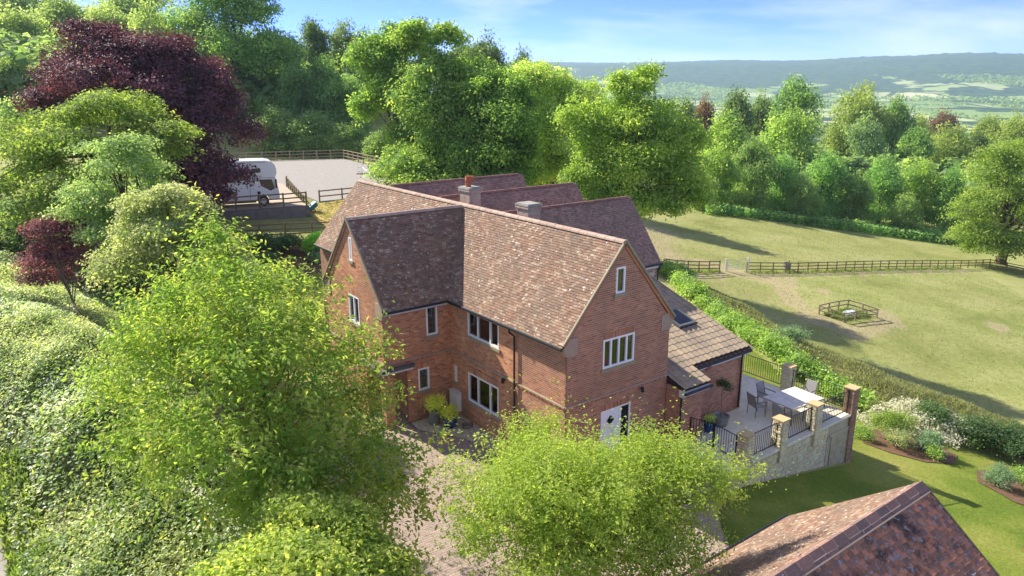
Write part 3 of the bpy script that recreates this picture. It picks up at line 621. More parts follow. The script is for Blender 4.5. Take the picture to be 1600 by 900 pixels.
nw = Vector((0, -KW, 1)).normalized(); sw = Vector((0, 1, KW)).normalized()
rw = deck(house, [(-3.08, 6.95, 4.88), (2.45, 6.95, 4.88), (2.45, 9.76, 8.04), (-3.08, 9.76, 8.04)])
roof_tiles(rw, Vector((-3.08, 6.95, 4.88)), X, sw, nw, 5.5, 4.22, 'tile_old', lambda P: P.z > zmain(P.x)-.02 and P.x < 2.5)
deck(house, [(-3.08, 12.57, 4.88), (2.45, 12.57, 4.88), (2.45, 9.76, 8.04), (-3.08, 9.76, 8.04)], mat='tile_old')
strip_ridge(rw, (-3.09, 9.76, 8.06), (2.42, 9.76, 8.06), 'ridge_tile')
for c, z, k, h in ROOFS:
    zr = z-h*k; n = Vector((0, -k, 1)).normalized(); s = Vector((0, 1, k)).normalized()
    r = deck(house, [(2.6, c-h, zr), (11.12, c-h, zr), (11.12, c, z), (2.6, c, z)])
    roof_tiles(r, Vector((2.6, c-h, zr)), X, s, n, 8.52, math.hypot(h, h*k), 'tile_rear', lambda P: P.z > zmain(P.x)-.05 and P.z > max([zz-abs(P.y-cc)*kk for cc, zz, kk, hh in ROOFS if cc != c])-.03)
    deck(house, [(2.6, c+h, zr), (11.12, c+h, zr), (11.12, c, z), (2.6, c, z)], mat='tile_rear')
    strip_ridge(r, (2.75, c, z+.02), (11.12, c, z+.02), 'ridge_rear', r=.1)
# verges
for (A, B, C_, out) in (((-.2, -.085, 4.95), (2.49, -.085, 8.12), (5.18, -.085, 4.95), -Y), ((-3.1, 6.97, 4.95), (-3.1, 9.76, 8.09), (-3.1, 12.55, 4.95), -X)):
    for p, q in ((A, B), (B, C_)):
        v = MB(); v.beam(Vector(p)-out*.02, Vector(q)-out*.02, .07, .07, up=(0, 0, 1)); v.build('verge', M['sill'], house)
        v = MB(); n = Vector(q)-Vector(p); n.normalize(); perp = n.cross(out); perp = perp if perp.z < 0 else -perp
        v.beam(Vector(p)+perp*.1-out*.055, Vector(q)+perp*.1-out*.055, .04, .09); v.build('verge', M['brick_orange'], house)
# gutters, fascia, downpipes
def gutter(A, B, parent=house):
    m = MB(); m.tube([A, B], .055, 8); m.build('gutter', M['black'], parent)
def pipe(pts, parent=house, mat='black'):
    m = MB(); m.tube(pts, .037, 8); p = m.build('downpipe', M[mat], parent); return p
gutter((-.3, -.1, 4.86), (-.3, 6.88, 4.86)); gutter((-.28, 6.9, 4.85), (-3.05, 6.86, 4.85)); gutter((-.3, 12.6, 4.86), (-.3, 20.3, 4.86))
gutter((11.1, 5.92, 4.92), (5.3, 5.92, 4.92))
f = MB(); f.box(-.21, .02, 4.72, -.16, 6.9, 4.86); f.build('fascia', M['kneeler'], house)
f = MB(); f.box(-3.0, 6.97, 4.70, -.2, 7.02, 4.86); f.build('fascia', M['fascia'], house)
f = MB(); f.box(5.2, 5.99, 4.75, 11.1, 6.03, 4.9); f.build('fascia', M['fascia'], house)
pipe([(-.3, 2.74, 4.84), (-.3, 2.74, 4.7), (-.075, 2.74, 4.5), (-.075, 2.74, .1)])
pipe([(10.98, 5.92, 4.85), (10.98, 6.07, 4.6), (10.98, 6.07, 3.9)])
pipe([(9.62, .0, 2.5), (9.62, .06, 2.3), (9.62, .06, .1)])
pipe([(5.12, -.84, 2.14), (5.05, -.7, 1.95), (5.05, -.7, .05)])
# chimneys
def chimney(cx, cy, w, l, z0, z1, pot):
    c = MB(); c.box(cx-w/2+.012, cy-l/2+.012, z0, cx+w/2-.012, cy+l/2-.012, z1-.05); ch = c.build('chimney', M['mortar'], house)
    b = MB()
    for O, U, Nn, ln in (((cx-w/2, cy-l/2, 0), X, -Y, w), ((cx-w/2, cy-l/2, 0), Y, -X, l), ((cx+w/2, cy-l/2, 0), Y, X, l), ((cx-w/2, cy+l/2, 0), X, Y, w)):
        z = z0; k = 0
        while z < z1-.1:
            d = .03 if z > z1-.33 else 0.
            if z > z1-.25: d = .06
            u = -.1125*(k % 2)
            while u < ln:
                p, q = max(0, u)-d*(u <= 0), min(ln, u+.2135)+d*(u+.225 >= ln)
                if q-p > .03: ubox(b, O, U, Nn, p, q, z+.006, z+.068, -.05, random.uniform(-.003, .003)+d)
                u += .225
            z += .075; k += 1
    b.build('brickwork', M['brick_chimney'], ch, kind='stuff')
    f = MB(); f.prism([(cx-w/2-.07, cy-l/2-.07, z1-.1), (cx+w/2+.07, cy-l/2-.07, z1-.1), (cx+w/2+.07, cy+l/2+.07, z1-.1), (cx-w/2-.07, cy+l/2+.07, z1-.1)], (0, 0, .06))
    f.box(cx-w/2-.02, cy-l/2-.02, z1-.04, cx+w/2+.02, cy+l/2+.02, z1)
    f.build('flaunching', M['concrete'], ch)
    if pot:
        p = MB(); p.lathe([(.13, 0), (.12, .22), (.15, .24), (.15, .3), (.12, .3)], (cx-.1, cy, z1)); p.tube([(cx-.2, cy+.06, z1+.36), (cx+.14, cy-.08, z1+.34)], [.14, .15], 12)
        pp = p.build('pot', M['terracotta'], ch); p = MB(); p.tube([(cx+.12, cy-.073, z1+.342), (cx+.146, cy-.083, z1+.339)], .12, 12); p.build('flue_shade', M['black'], pp)  # black disc stands for the shade inside the open pot end
chimney(3.38, 6.36, .62, .74, 6.2, 8.5, False); chimney(3.72, 11.15, .62, .8, 6.4, 8.62, True)
# lean-to of pantiles, one tile at a time
zl = lambda y: 2.66+.32*(y-.13)
nl = Vector((0, -.32, 1)).normalized(); sl = Vector((0, 1, .32)).normalized()
rl = deck(house, [(5.0, .0, zl(.0)-.03), (10.12, .0, zl(.0)-.03), (10.12, 6.1, zl(6.1)-.03), (5.0, 6.1, zl(6.1)-.03)], t=.08)
deck(rl, [(5.0, -.82, zl(-.82)-.03), (6.5, -.82, zl(-.82)-.03), (6.5, -.002, zl(0)-.03), (5.0, -.002, zl(0)-.03)], t=.08)
pv = MB(); n = 7; W_, Lg = .3, .36; V = []; F = []
for k, (s, dz) in enumerate(((-.05, -.006), (-.05, .026), (.34, .008))):
    for i in range(n):
        t = i/(n-1); V.append((t*W_, s, dz+.022*math.cos(2*math.pi*t)*(1 if k else .5)))
F = [(i, i+1, n+i+1, n+i) for i in range(n-1)]+[(n+i, n+i+1, 2*n+i+1, 2*n+i) for i in range(n-1)]
me = mesh_np('pantile', V, F, None)
rx = math.atan(.32)
cnt = 0
for j in range(21):
    s = -.95+j*.335; y = .13+s*math.cos(rx); yy = y
    for i in range(17):
        x = 5.02+i*.3
        if y < -.12 and x > 6.3: continue
        if y < -.9 or y > 5.9: continue
        if 8.0 < x+.15 < 9.1 and 2.05 < y < 3.2: continue
        o = link('pantile', me, M['pantile'], rl, (x, y, zl(y)), rot=(rx, 0, 0)); cnt += 1
vg = MB(); vg.beam((10.14, -.05, zl(-.05)), (10.14, 6.05, zl(6.05)), .05, .12); vg.build('verge', M['sill'], house)
gutter((6.55, .0, 2.5), (10.15, .0, 2.5)); gutter((4.99, -.94, 2.2), (6.5, -.94, 2.2))
f = MB(); f.box(6.5, .05, 2.36, 10.1, .1, 2.56); f.build('fascia', M['fascia'], house)
f = MB(); f.box(5.0, -.86, 2.06, 6.46, -.81, 2.25); f.build('fascia', M['fascia'], house)
f = MB(); f.box(4.99, -.86, 2.02, 5.03, -.62, 2.3); f.build('fascia', M['fascia'], house)
sk = MB(); a0, a1 = 2.1, 3.2
sk.prism([(8.05, a0, zl(a0)+.05), (9.05, a0, zl(a0)+.05), (9.05, a1, zl(a1)+.05), (8.05, a1, zl(a1)+.05)], nl*.09); sy = sk.build('skylight', M['lead'], house)
sk = MB(); sk.prism([(8.15, a0+.1, zl(a0+.1)+.142), (8.95, a0+.1, zl(a0+.1)+.142), (8.95, a1-.1, zl(a1-.1)+.142), (8.15, a1-.1, zl(a1-.1)+.142)], nl*.012); sk.build('pane', M['glass'], sy)
v = MB(); v.box(7.4, .02, 2.28, 7.62, .13, 2.45); v.build('air_vent', M['terracotta'], house)
# porch canopy in lead, wall lamps, white cupboard on the wall
c = MB(); c.box(-3.2, 6.98, 2.41, -1.8, 7.13, 2.5); c.box(-3.26, 6.98, 2.41, -3.05, 9.1, 2.5); c.box(-3.2, 6.95, 2.5, -1.76, 7.15, 2.53); c.build('porch_canopy', M['lead'], house)
c = MB(); c.box(-3.2, 7.0, 2.33, -1.85, 7.11, 2.41); c.build('fascia', M['fascia'], house)
for P, n in (((-.02, 3.37, 2.62), -X), ((3.57, -.02, 2.52), -Y)):
    m = MB(); p = Vector(P); m.tube([p, p+n*.1], .03); m.tube([p+n*.1+Z*.08, p+n*.12-Z*.1], [.05, .07], 8); m.build('wall_lamp', M['black'], house)
c = MB(); c.box(-.2, 6.42, .22, -.01, 7.02, 1.03); c.box(-.215, 6.45, .25, -.2, 6.99, 1.0); c.build('wall_cupboard', M['white'], house)
c = MB(); c.box(-.24, 6.4, 1.03, -.005, 7.04, 1.06); c.build('cupboard_lid', M['fascia'], house)

b_ = MB(); b_.box(-2.95, 7.2, -.02, -1.8, 9.0, .02); b_.build('porch_floor', M['paver_all'], house)
brickwork(house, (-2.92, 8.98, 0), X, -Y, [(0, 0), (1.15, 0), (1.15, 2.45), (0, 2.45)])
brickwork(house, (-1.78, 7.2, 0), Y, -X, [(0, 0), (1.8, 0), (1.8, 2.45), (0, 2.45)])
# ------------------------------------------------------------------ terrace: retaining wall, piers, slabs, railings
terr = thing('terrace_wall', 'pale rubble stone retaining wall with capped piers holding up the patio', 'retaining wall', (6, -3.1, -1.0))
TO = Vector((6, -3.1, -1.0))
b = MB(); b.box(4.5, -2.99, -3.2, 13.1, -.3, -.03); b.box(9.9, -.3, -3.2, 13.1, 7.0, -.03); b.build('wall_core', M['stone_mortar'], terr, origin=TO)
stone_me = []
for k in range(6):
    V = []
    for y, s in ((0, 1.), (-.6, .98), (-1, .8)):
        for u, w in ((-1, -1), (1, -1), (1, 1), (-1, 1)): V.append((u*.5*s*(1+random.uniform(-.12, .04)), y, w*.5*s*(1+random.uniform(-.14, .04))))
    F = [(8,9,10,11)]+[(i, (i+1) % 4, 4+(i+1) % 4, 4+i) for i in range(4)]+[(4+i, 4+(i+1) % 4, 8+(i+1) % 4, 8+i) for i in range(4)]
    stone_me.append(mesh_np('stone', V, F, None))
def rubble(parent, O, U, Nn, u0, u1, z0, z1, zlow=None, mat='stone', hmin=.1, hmax=.22, off=None):
    """courses of uneven stones; every stone its own object"""
    rz = math.atan2(U.y, U.x); z = z0
    while z < z1-.03:
        h = min(random.uniform(hmin, hmax), z1-z); u = u0
        if z1-z-h < .06: h = z1-z
        while u < u1-.02:
            w = random.uniform(.16, .4)
            if u1-u-w < .1: w = u1-u
            if zlow is None or z+h > zlow(u+w/2):
                o = link('stone', random.choice(stone_me), M[mat], parent, Vector(O)+U*(u+w/2)+Z*(z+h/2), rot=(random.uniform(-.03, .03), 0, rz), scale=(w-.006, random.uniform(.028, .05), h-.006))
            u += w
        z += h
O_ = Vector((4.5, -3.0, 0))-TO
rubble(terr, O_, X, -Y, 0, 6.85, -2.05, -.06, lambda u: gz(4.5+u, -3.05)-.15, hmin=.11, hmax=.24)
lb = MB(); z = -2.6
d = MB(); d.box(11.36, -3.04, -2.6, 13.0, -2.99, -.45); d.build('render_panel', M['stone_mortar'], terr, origin=TO)
for k in range(7):
    d = MB(); x = 11.6+k*.19; d.box(x, -3.075-random.uniform(0, .012), -2.5, x+.183, -3.04, -.62); d.build('board', M['wood_board'], terr, origin=TO)
d = MB(); d.box(11.45, -3.09, -.62, 13.0, -2.99, -.5); d.build('lintel', M['stone_mortar'], terr, origin=TO)
d = MB(); d.box(11.36, -3.03, -.5, 12.85, -2.99, -.06); d.build('render_panel', M['stone_mortar'], terr, origin=TO)
for x0, x1 in ((4.5, 5.8), (6.25, 7.9), (8.35, 10.15), (10.6, 12.85)):
    n = int((x1-x0)/.75)+1
    for k in range(n):
        a, c = x0+(x1-x0)*k/n, x0+(x1-x0)*(k+1)/n
        d = MB(); d.box(a+.004, -3.12, -.055, c-.004, -2.78, .025+random.uniform(-.004, .004)); d.build('coping', M['slab'], terr, origin=TO)
def pier(x, y, top, brick=False, base=-.6):
    p = MB(); s = .2; p.box(x-s, y-s, base, x+s, y+s, top-.06); pr = p.build('pier', M['stone_mortar'], terr, origin=TO)
    o = Vector((0, 0, 0))-TO
    for O, U, Nn in (((x-s, y-s, 0), X, -Y), ((x-s, y+s, 0), -Y, -X), ((x+s, y-s, 0), Y, X), ((x+s, y+s, 0), -X, Y)):
        if brick:
            bb = MB(); z = base; k = 0
            while z < top-.08:
                u = -.1125*(k % 2)
                while u < .4:
                    a, c = max(0, u), min(.4, u+.215)
                    if c-a > .03: ubox(bb, Vector(O), U, Nn, a, c, z+.005, z+.07, -.05, .012+random.uniform(-.003, .003))
                    u += .225
                z += .075; k += 1
            bb.build('brickwork', M['brick_pier'], pr, origin=TO, kind='stuff')
        else: 
            rubble(pr, Vector(O)-TO, U, Nn, 0, .4, base if Nn == -Y else max(base, 0), top-.06, hmin=.09, hmax=.16)
    c = MB(); c.prism([(x-.245, y-.245, top-.055), (x+.245, y-.245, top-.055), (x+.245, y+.245, top-.055), (x-.245, y+.245, top-.055)], (0, 0, .05)); c.build('cap', M['brick_red' if 0 else 'sandstone'], pr, origin=TO)
for x in (6.02, 8.13, 10.38): pier(x, -2.92, 1.15)
pier(13.05, -2.93, 1.15, True, -2.6); pier(13.12, .05, 1.15)
# paving slabs of the patio
pt = MB(); pt.box(4.5, -2.95, -.028, 13.05, .14, -.012); pt.box(9.9, .14, -.028, 13.05, 7.0, -.012); patio = pt.build('patio', M['stone_mortar'], kind='structure')
y = -2.78; k = 0
while y < 6.9:
    h = random.choice((.45, .6, .6, .75)); x = 4.5 if y < -.1 else 9.88
    if y < -.1 and y+h > .1: h = .12-y
    while x < 12.95:
        w = min(random.choice((.45, .6, .75, .9)), 13.0-x)
        if 13.0-x-w < .2: w = 13.0-x
        s = MB(); s.box(x+.006, y+.006, -.012, x+w-.006, y+h-.006, random.uniform(-.001, .004)); s.build('paving_slab', M['slab'], patio); x += w
    y += h
def railing(A, B, label, top=.98, low=.12, z0=0.03, group='black railings round the patio', scroll=True):
    A, B = Vector(A), Vector(B); r = thing('railing', label, 'railing', A, group); d = (B-A); L_ = d.length; d.normalize()
    for zz in (top, low):
        m = MB(); m.beam(Z*zz, d*L_+Z*zz, .04, .02); m.build('rail', M['black'], r)
    for u in (0.015, L_-.015):
        m = MB(); m.beam(d*u, d*u+Z*(top+.03), .035, .035, up=X); m.build('post', M['black'], r)
    n = int(L_/.115); mb = MB().beam((0, 0, low), (0, 0, top), .014, .014, up=X); me = mesh_np('bar', mb.V, mb.F, mb.R)
    for k in range(1, n): link('bar', me, M['black'], r, d*(L_*k/n))
    return r
railing((6.25, -2.92, .03), (7.92, -2.92, .03), 'black railing panel nearest the gate, between the first two stone piers')
railing((8.35, -2.92, .03), (10.16, -2.92, .03), 'black railing panel between the two middle stone piers in front of the table')
railing((10.6, -2.92, .03), (12.83, -2.92, .03), 'black railing panel between the last stone pier and the brick corner pier')
railing((13.08, -2.7, 0), (13.1, -.17, 0), 'black railing on the lawn side running back from the brick corner pier')
railing((13.12, .28, 0), (13.1, 6.6, 0), 'long black railing behind the house corner, beyond the rear stone pier')
g = thing('garden_gate', 'black metal bar gate standing across the patio beside the porch wall', 'gate', (5.75, -.65, 0))
for a, c, nm_ in (((0, 0), (.25, -.85), 'gate_leaf'), ((.27, -.9), (.12, -1.98), 'gate_leaf')):
    A, B = Vector((a[0], a[1], 0)), Vector((c[0], c[1], 0)); m = MB(); d = B-A
    for zz in (.08, .98): m.beam(A+Z*zz, B+Z*zz, .035, .02)
    for k in (0, 1): m.beam(A+d*k, A+d*k+Z*1.0, .035, .035, up=X)
    lf = m.build(nm_, M['black'], g); n = int(d.length/.11); mb = MB().beam((0, 0, .08), (0, 0, .98), .014, .014, up=X); me = mesh_np('bar', mb.V, mb.F, mb.R)
    for k in range(1, n): link('bar', me, M['black'], lf, A+d*(k/n))
m = MB(); m.box(.235, -.9, .3, .285, -.84, .75); m.build('lock_box', M['black'], g)
m = MB(); m.box(.09, -2.05, 0, .15, -1.99, 1.06); m.build('post', M['black'], g)
# ---- patio furniture
t = thing('dining_table', 'large square grey slatted dining table on the patio', 'table', (10.98, -1.6, 0), rz=-.08)
for k in range(5):
    m = MB(); y = -.72+k*.29; m.box(-1.0, y+.004, .715, -.005, y+.286, .745); m.box(.005, y+.004, .715, 1.0, y+.286, .745); m.build('slat', M['wood_grey'], t)
m = MB(); m.box(-.95, -.68, .64, .95, -.64, .715); m.box(-.95, .64, .64, .95, .68, .715); m.box(-.95, -.64, .64, -.91, .64, .715); m.box(.91, -.64, .64, .95, .64, .715); m.build('apron', M['wood_grey'], t)
for sx in (-1, 1):
    for sy in (-1, 1): m = MB(); m.box(sx*.9-.04, sy*.62-.04, 0, sx*.9+.04, sy*.62+.04, .715); m.build('leg', M['wood_grey'], t)
m = MB(); m.lathe([(.03, .745), (.03, .749)], n=10); m.build('hole_shade_disc', M['black'], t)  # black disc on the slats, drawn as the shade in a hole
def chair(x, y, rz, label):
    c = thing('patio_chair', label, 'chair', (x, y, 0), 'patio chairs round the table', rz)
    m = MB(); m.box(-.25, -.24, .42, .25, .24, .45); m.build('seat', M['sling'], c)
    m = MB(); m.prism([(-.24, .22, .45), (.24, .22, .45), (.24, .34, .98), (-.24, .34, .98)], (0, .03, 0)); m.build('backrest', M['sling'], c)
    for sx in (-1, 1):
        m = MB(); m.tube([(sx*.27, -.24, 0), (sx*.27, -.24, .64)], .017); m.build('leg', M['frame'], c)
        m = MB(); m.tube([(sx*.27, .24, 0), (sx*.27, .22, .45), (sx*.26, .35, .98)], .017); m.build('leg', M['frame'], c)
        m = MB(); m.tube([(sx*.27, -.26, .64), (sx*.27, .25, .66)], .022); m.build('armrest', M['frame'], c)
M['sling'] = mat_plain('grey_sling', srgb(150,148,146), .8, .12, 30); M['frame'] = mat_plain('taupe_frame', srgb(116,100,92), .5, .1, 6)
chair(9.75, -.75, 1.25, 'grey sling chair at the house side of the table, turned away from the wall')
chair(10.8, -.45, .05, 'grey sling chair on the far side of the table, next to the rear stone pier')
chair(12.35, -1.35, -1.6, 'pale grey chair with its back to the lawn side railing')
chair(9.72, -1.95, 1.6, 'grey sling chair nearest the house, half hidden under the near end of the table')
chair(11.0, -2.5, 3.14, 'grey chair tucked in behind the middle railing panel')
t = thing('fire_bowl', 'terracotta orange bowl on a stand by the far house corner', 'fire bowl', (11.15, 1.75, 0))
m = MB(); m.lathe([(.2, .5), (.5, .62), (.6, .8), (.55, .78), (.3, .9), (.0, .98)], n=18); m.build('bowl', M['terracotta'], t)
for a in (.5, 2.6, 4.7): m = MB(); m.tube([(.2*math.cos(a), .2*math.sin(a), .52), (.38*math.cos(a), .38*math.sin(a), 0)], .02); m.build('leg', M['black'], t)
# ---- pots
def pot(name, label, loc, prof, mat, n=16):
    p = thing(name, label, 'plant pot', loc); m = MB(); m.lathe(prof, n=n); m.build('pot', M[mat], p); return p
P1 = pot('planter', 'tall grey zinc planter with a round lime green shrub against the brick wall', (-1.28, 6.45, .02), [(.2, 0), (.26, .62), (.27, .64), (.24, .64), (.22, .55), (0, .55)], 'zinc')
P2 = pot('planter', 'glazed blue pot with a lime green shrub on the gravel', (-.92, 5.85, .02), [(.18, 0), (.28, .2), (.27, .36), (.29, .4), (.25, .4), (.22, .33), (0, .33)], 'blue_glaze')
P3 = pot('planter', 'dark green ribbed pot holding a clipped standard olive on the patio', (7.8, -.45, 0), [(.24, 0), (.3, .1), (.33, .3), (.36, .38), (.36, .42), (.31, .42), (.28, .36), (0, .36)], 'zinc')
P4 = pot('planter', 'small deep blue pot standing by the porch wall behind the gate', (7.0, -.55, 0), [(.16, 0), (.22, .2), (.21, .34), (.23, .38), (.19, .38), (.17, .3), (0, .3)], 'blue_glaze')
m = MB(); m.tube([(0, 0, .34), (.03, 0, .8), (.0, .02, 1.35)], [.025, .02, .018]); m.build('stem', M['bark_pale'], P3)
h = thing('garden_hose', 'dark coil of hose lying on the gravel by the brick wall', 'hose', (-.42, 5.35, .03))
m = MB(); m.tube([(.2*math.cos(a)+random.uniform(-.02, .02), .2*math.sin(a), .012+.006*i) for i, a in enumerate(np.linspace(0, 12.5, 30))], .014, 5); m.build('coil', M['black'], h)
# ------------------------------------------------------------------ the near outbuilding
BO = Vector((-2, -10.42, -.7)); barn = thing('outbuilding', 'outbuilding with a weathered tiled roof crusted with white lichen, close by the lawn', 'outbuilding', BO)
kb = .79; nb = Vector((0, -kb, 1)).normalized(); sb = Vector((0, 1, kb)).normalized(); hb = 3.3
m = MB(); m.prism([(2.0, -10.42-hb+.3, -.9), (2.0, -10.42+hb-.3, -.9), (2.0, -10.42+hb-.3, 1.5), (2.0, -10.42, 3.85), (2.0, -10.42-hb+.3, 1.5)], (-9.5, 0, 0)); m.build('walls', M['brick_orange'], barn, origin=BO)
r1 = deck(barn, [Vector(p)-BO for p in ((-7.6, -10.42-hb, 4-hb*kb), (2.16, -10.42-hb, 4-hb*kb), (2.16, -10.42, 4), (-7.6, -10.42, 4))])
r2 = deck(barn, [Vector(p)-BO for p in ((-7.6, -10.42+hb, 4-hb*kb), (2.16, -10.42+hb, 4-hb*kb), (2.16, -10.42, 4), (-7.6, -10.42, 4))])
sl_ = math.hypot(hb, hb*kb)
V0 = Vector((-7.6, -10.42-hb, 4-hb*kb)); l = tilefield(V0, X, sb, nb, 9.76, sl_, None, ex=.115)
camv = Vector(CAM)
def seen(t): 
    P = V0+X*t[0]+sb*t[2]; q = _m.inverted()@P; return q.z < 0 and abs(q.x/-q.z) < .7 and abs(q.y/-q.z) < .395
whole = [t for t in l if t[1]-t[0] > .16 and seen(t)]; whole.sort(key=lambda t: (V0+X*t[0]+sb*t[2]-camv).length); single = set(whole[:300])
V, F, R = tiles_np(V0, X, sb, nb, [t for t in l if t not in single], sl_, ex=.115)
link('roof_tiles', mesh_np('roof_tiles', V-np.array(BO), F, R), M['tile_barn'], r1, kind='stuff')
V, F, R = tiles_np((0, 0, 0), X, sb, nb, [(0, .165, 0, 0)], .115, ex=.115); me = mesh_np('tile', V, F)
for t in single: link('tile', me, M['tile_barn_piece'], r1, V0+X*t[0]+sb*t[2]+nb*random.uniform(-.003, .004)-BO, rot=(0, 0, random.uniform(-.012, .012)))
V0b = Vector((2.16, -10.42+hb, 4-hb*kb)); nb2 = Vector((0, kb, 1)).normalized(); sb2 = Vector((0, -1, kb)).normalized()
l = tilefield(V0b, -X, sb2, nb2, 9.76, sl_, None, ex=.115); V, F, R = tiles_np(V0b, -X, sb2, nb2, l, sl_, ex=.115)
link('roof_tiles', mesh_np('roof_tiles', V-np.array(BO), F, R), M['tile_old'], r2, kind='stuff')
V = []; F = []
for k, x in enumerate((0.012, .418)):
    for y, z in ((-.19, -.14), (-.175, -.1), (0, .035), (.175, -.1), (.19, -.14)): V.append((x, y, z))
F = [(i, 5+i, 6+i, 1+i) for i in range(4)]+[(4, 3, 2, 1, 0), (5, 6, 7, 8, 9)]
me = mesh_np('ridge_tile', V, F)
for k in range(22): link('ridge_tile', me, M['ridge_barn'], r1, Vector((2.17-.43*(k+1), -10.42, 4.03+random.uniform(-.002, .002)))-BO, rot=(0, 0, random.uniform(-.004, .004)))
m = MB(); m.prism([(-7.6, -10.42-.15, 3.95), (-7.6, -10.42, 4.045), (-7.6, -10.42+.15, 3.95), (-7.6, -10.42, 3.9)], (9.74, 0, 0)); m.beam((-7.6, -10.42-.2, 3.875), (2.14, -10.42-.2, 3.875), .05, .04); m.build('mortar_bed', M['kneeler'], r1, origin=BO)
m = MB(); m.beam((2.2, -10.42-hb, 4-hb*kb-.05), (2.2, -10.42, 3.95), .06, .12); m.beam((2.2, -10.42+hb, 4-hb*kb-.05), (2.2, -10.42, 3.95), .06, .12); m.build('bargeboard', M['wood_rail'], barn, origin=BO)
m = MB(); m.tube([(-7.6, -10.42+hb+.06, 1.4), (2.2, -10.42+hb+.06, 1.38)], .055, 8); m.build('gutter', M['black'], barn, origin=BO)
# ------------------------------------------------------------------ fences
def fence(pts, label, h=1.2, step=1.9, rails=3, mat='wood_rail', group=None, off=0., zfix=None):
    z0 = (gz(*pts[0]) if zfix is None else zfix); O = Vector((pts[0][0], pts[0][1], z0)); f = thing('fence', label, 'fence', O, group)
    P = []
    for a, b in zip(pts[:-1], pts[1:]):
        a, b = np.array(a, float), np.array(b, float); n = max(1, round(np.linalg.norm(b-a)/step))
        P += [a+(b-a)*k/n for k in range(n)]
    P.append(np.array(pts[-1], float)); G = [Vector((p[0], p[1], gz(*p) if zfix is None else zfix))-O for p in P]
    m = MB().box(-.06, -.05, -.3, .06, .05, h+.06); me = mesh_np('post', m.V, m.F, m.R)
    for i, p in enumerate(G): link('post', me, M[mat], f, p, rot=(0, 0, random.uniform(-.2, .2)))
    for a, b in zip(G[:-1], G[1:]):
        for k in range(rails):
            zz = h-.02-k*(h-.2)/max(rails-.4, 1); j = random.uniform(-.02, .02); m = MB(); n = Vector(((b-a).y, -(b-a).x, 0)).normalized()*.07
            m.beam(a+n+Z*(zz+j), b+n+Z*(zz-j), .045, .11); m.build('rail', M[mat], f)
    return f
fence([(43, 33.7), (51.6, 33.4)], 'short brown post and rail fence from the house to the field gate')
fence([(55.4, 32.5), (63.6, 31.2), (83.6, 29.2), (98.9, 27.4), (107.2, 26.7), (108.4, 22.5)], 'long brown post and rail fence across the paddock towards the big oak')
fence([(49.6, 19.9), (49.9, 17.5), (54.3, 16.6), (53.9, 19.4), (49.6, 19.9)], 'small square post and rail pen standing alone in the paddock', h=.88, step=1.5, rails=2, mat='wood_pen')
fence([(-.9, 39.7), (4.8, 39.0), (8.8, 38.2), (10.2, 41)], 'brown rail fence behind the shrubs, below the grey retaining wall', step=1.85)
fence([(-3, 45.7), (1.1, 45.35), (8.7, 44.2)], 'rail fence on top of the retaining wall in front of the horsebox', zfix=3.0, step=2.0)
fence([(9.2, 46.2), (12.8, 60), (13.2, 61)], 'brown rail fence running from the horsebox along the arena edge', zfix=2.6, rails=2, h=1.0)
fence([(11.6, 48.4), (16.2, 48.6), (18, 52)], 'low rail fence along the near end of the sand arena by the house roof', zfix=2.6, rails=2, h=1.0)
fence([(12, 91), (20, 88.8), (30.7, 85.2), (29.4, 68)], 'pale grey rail fence round the far side of the sand arena', zfix=2.55, mat='wood_pen', h=1.3)
# sand arena, horsebox yard and its retaining wall
def slab_poly(name, poly, z0, z1, mat, kind='structure'):
    m = MB(); m.prism([(x, y, z0) for x, y in poly], (0, 0, z1-z0)); return m.build(name, mat, kind=kind)
slab_poly('sand_arena', [(11.6, 48.6), (17, 48.6), (24, 58), (29.2, 68), (30.5, 85), (20, 88.6), (12, 91), (8, 75), (12.7, 60)], 1.5, 2.6, M['sand'])
slab_poly('yard', [(-8, 46.3), (1.1, 45.6), (8.9, 44.3), (9.4, 47), (12.4, 60), (8, 72), (-8, 70)], .5, 3.0, M['path'])
rw_ = thing('yard_wall', 'grey concrete block retaining wall under the horsebox yard', 'retaining wall', (0, 44.5, 1.2)); RO = Vector((0, 44.5, 1.2))
m = MB(); m.prism([(-4, 45.6, 0), (-4, 46.4, 0), (-4, 46.2, 3.05), (-4, 45.9, 3.05)], (5.1, -.65, 0)); m.prism([(1.1, 44.95, 0), (1.1, 45.75, 0), (1.1, 45.6, 3.05), (1.1, 45.25, 3.05)], (7.75, -1.25, 0)); m.build('wall', M['wallgrey'] if 'wallgrey' in M else M['concrete'], rw_, origin=RO)
for k in range(6):
    for j in range(12):
        m = MB(); x = 1.15+j*.64+(.32 if k % 2 else 0)
        if x > 8.4: continue
        yb = 44.95-(x-1.1)*.1613; z0 = .95+k*.35; ins = (z0)*.0984
        m.prism([(x, yb+ins-.02, z0), (x+.62, yb+ins-.12, z0), (x+.62, yb+ins-.12+.033, z0+.335), (x, yb+ins-.02+.033, z0+.335)], (0, .1, 0)); m.build('block', M['block'] if 'block' in M else M['lead'], rw_, origin=RO)
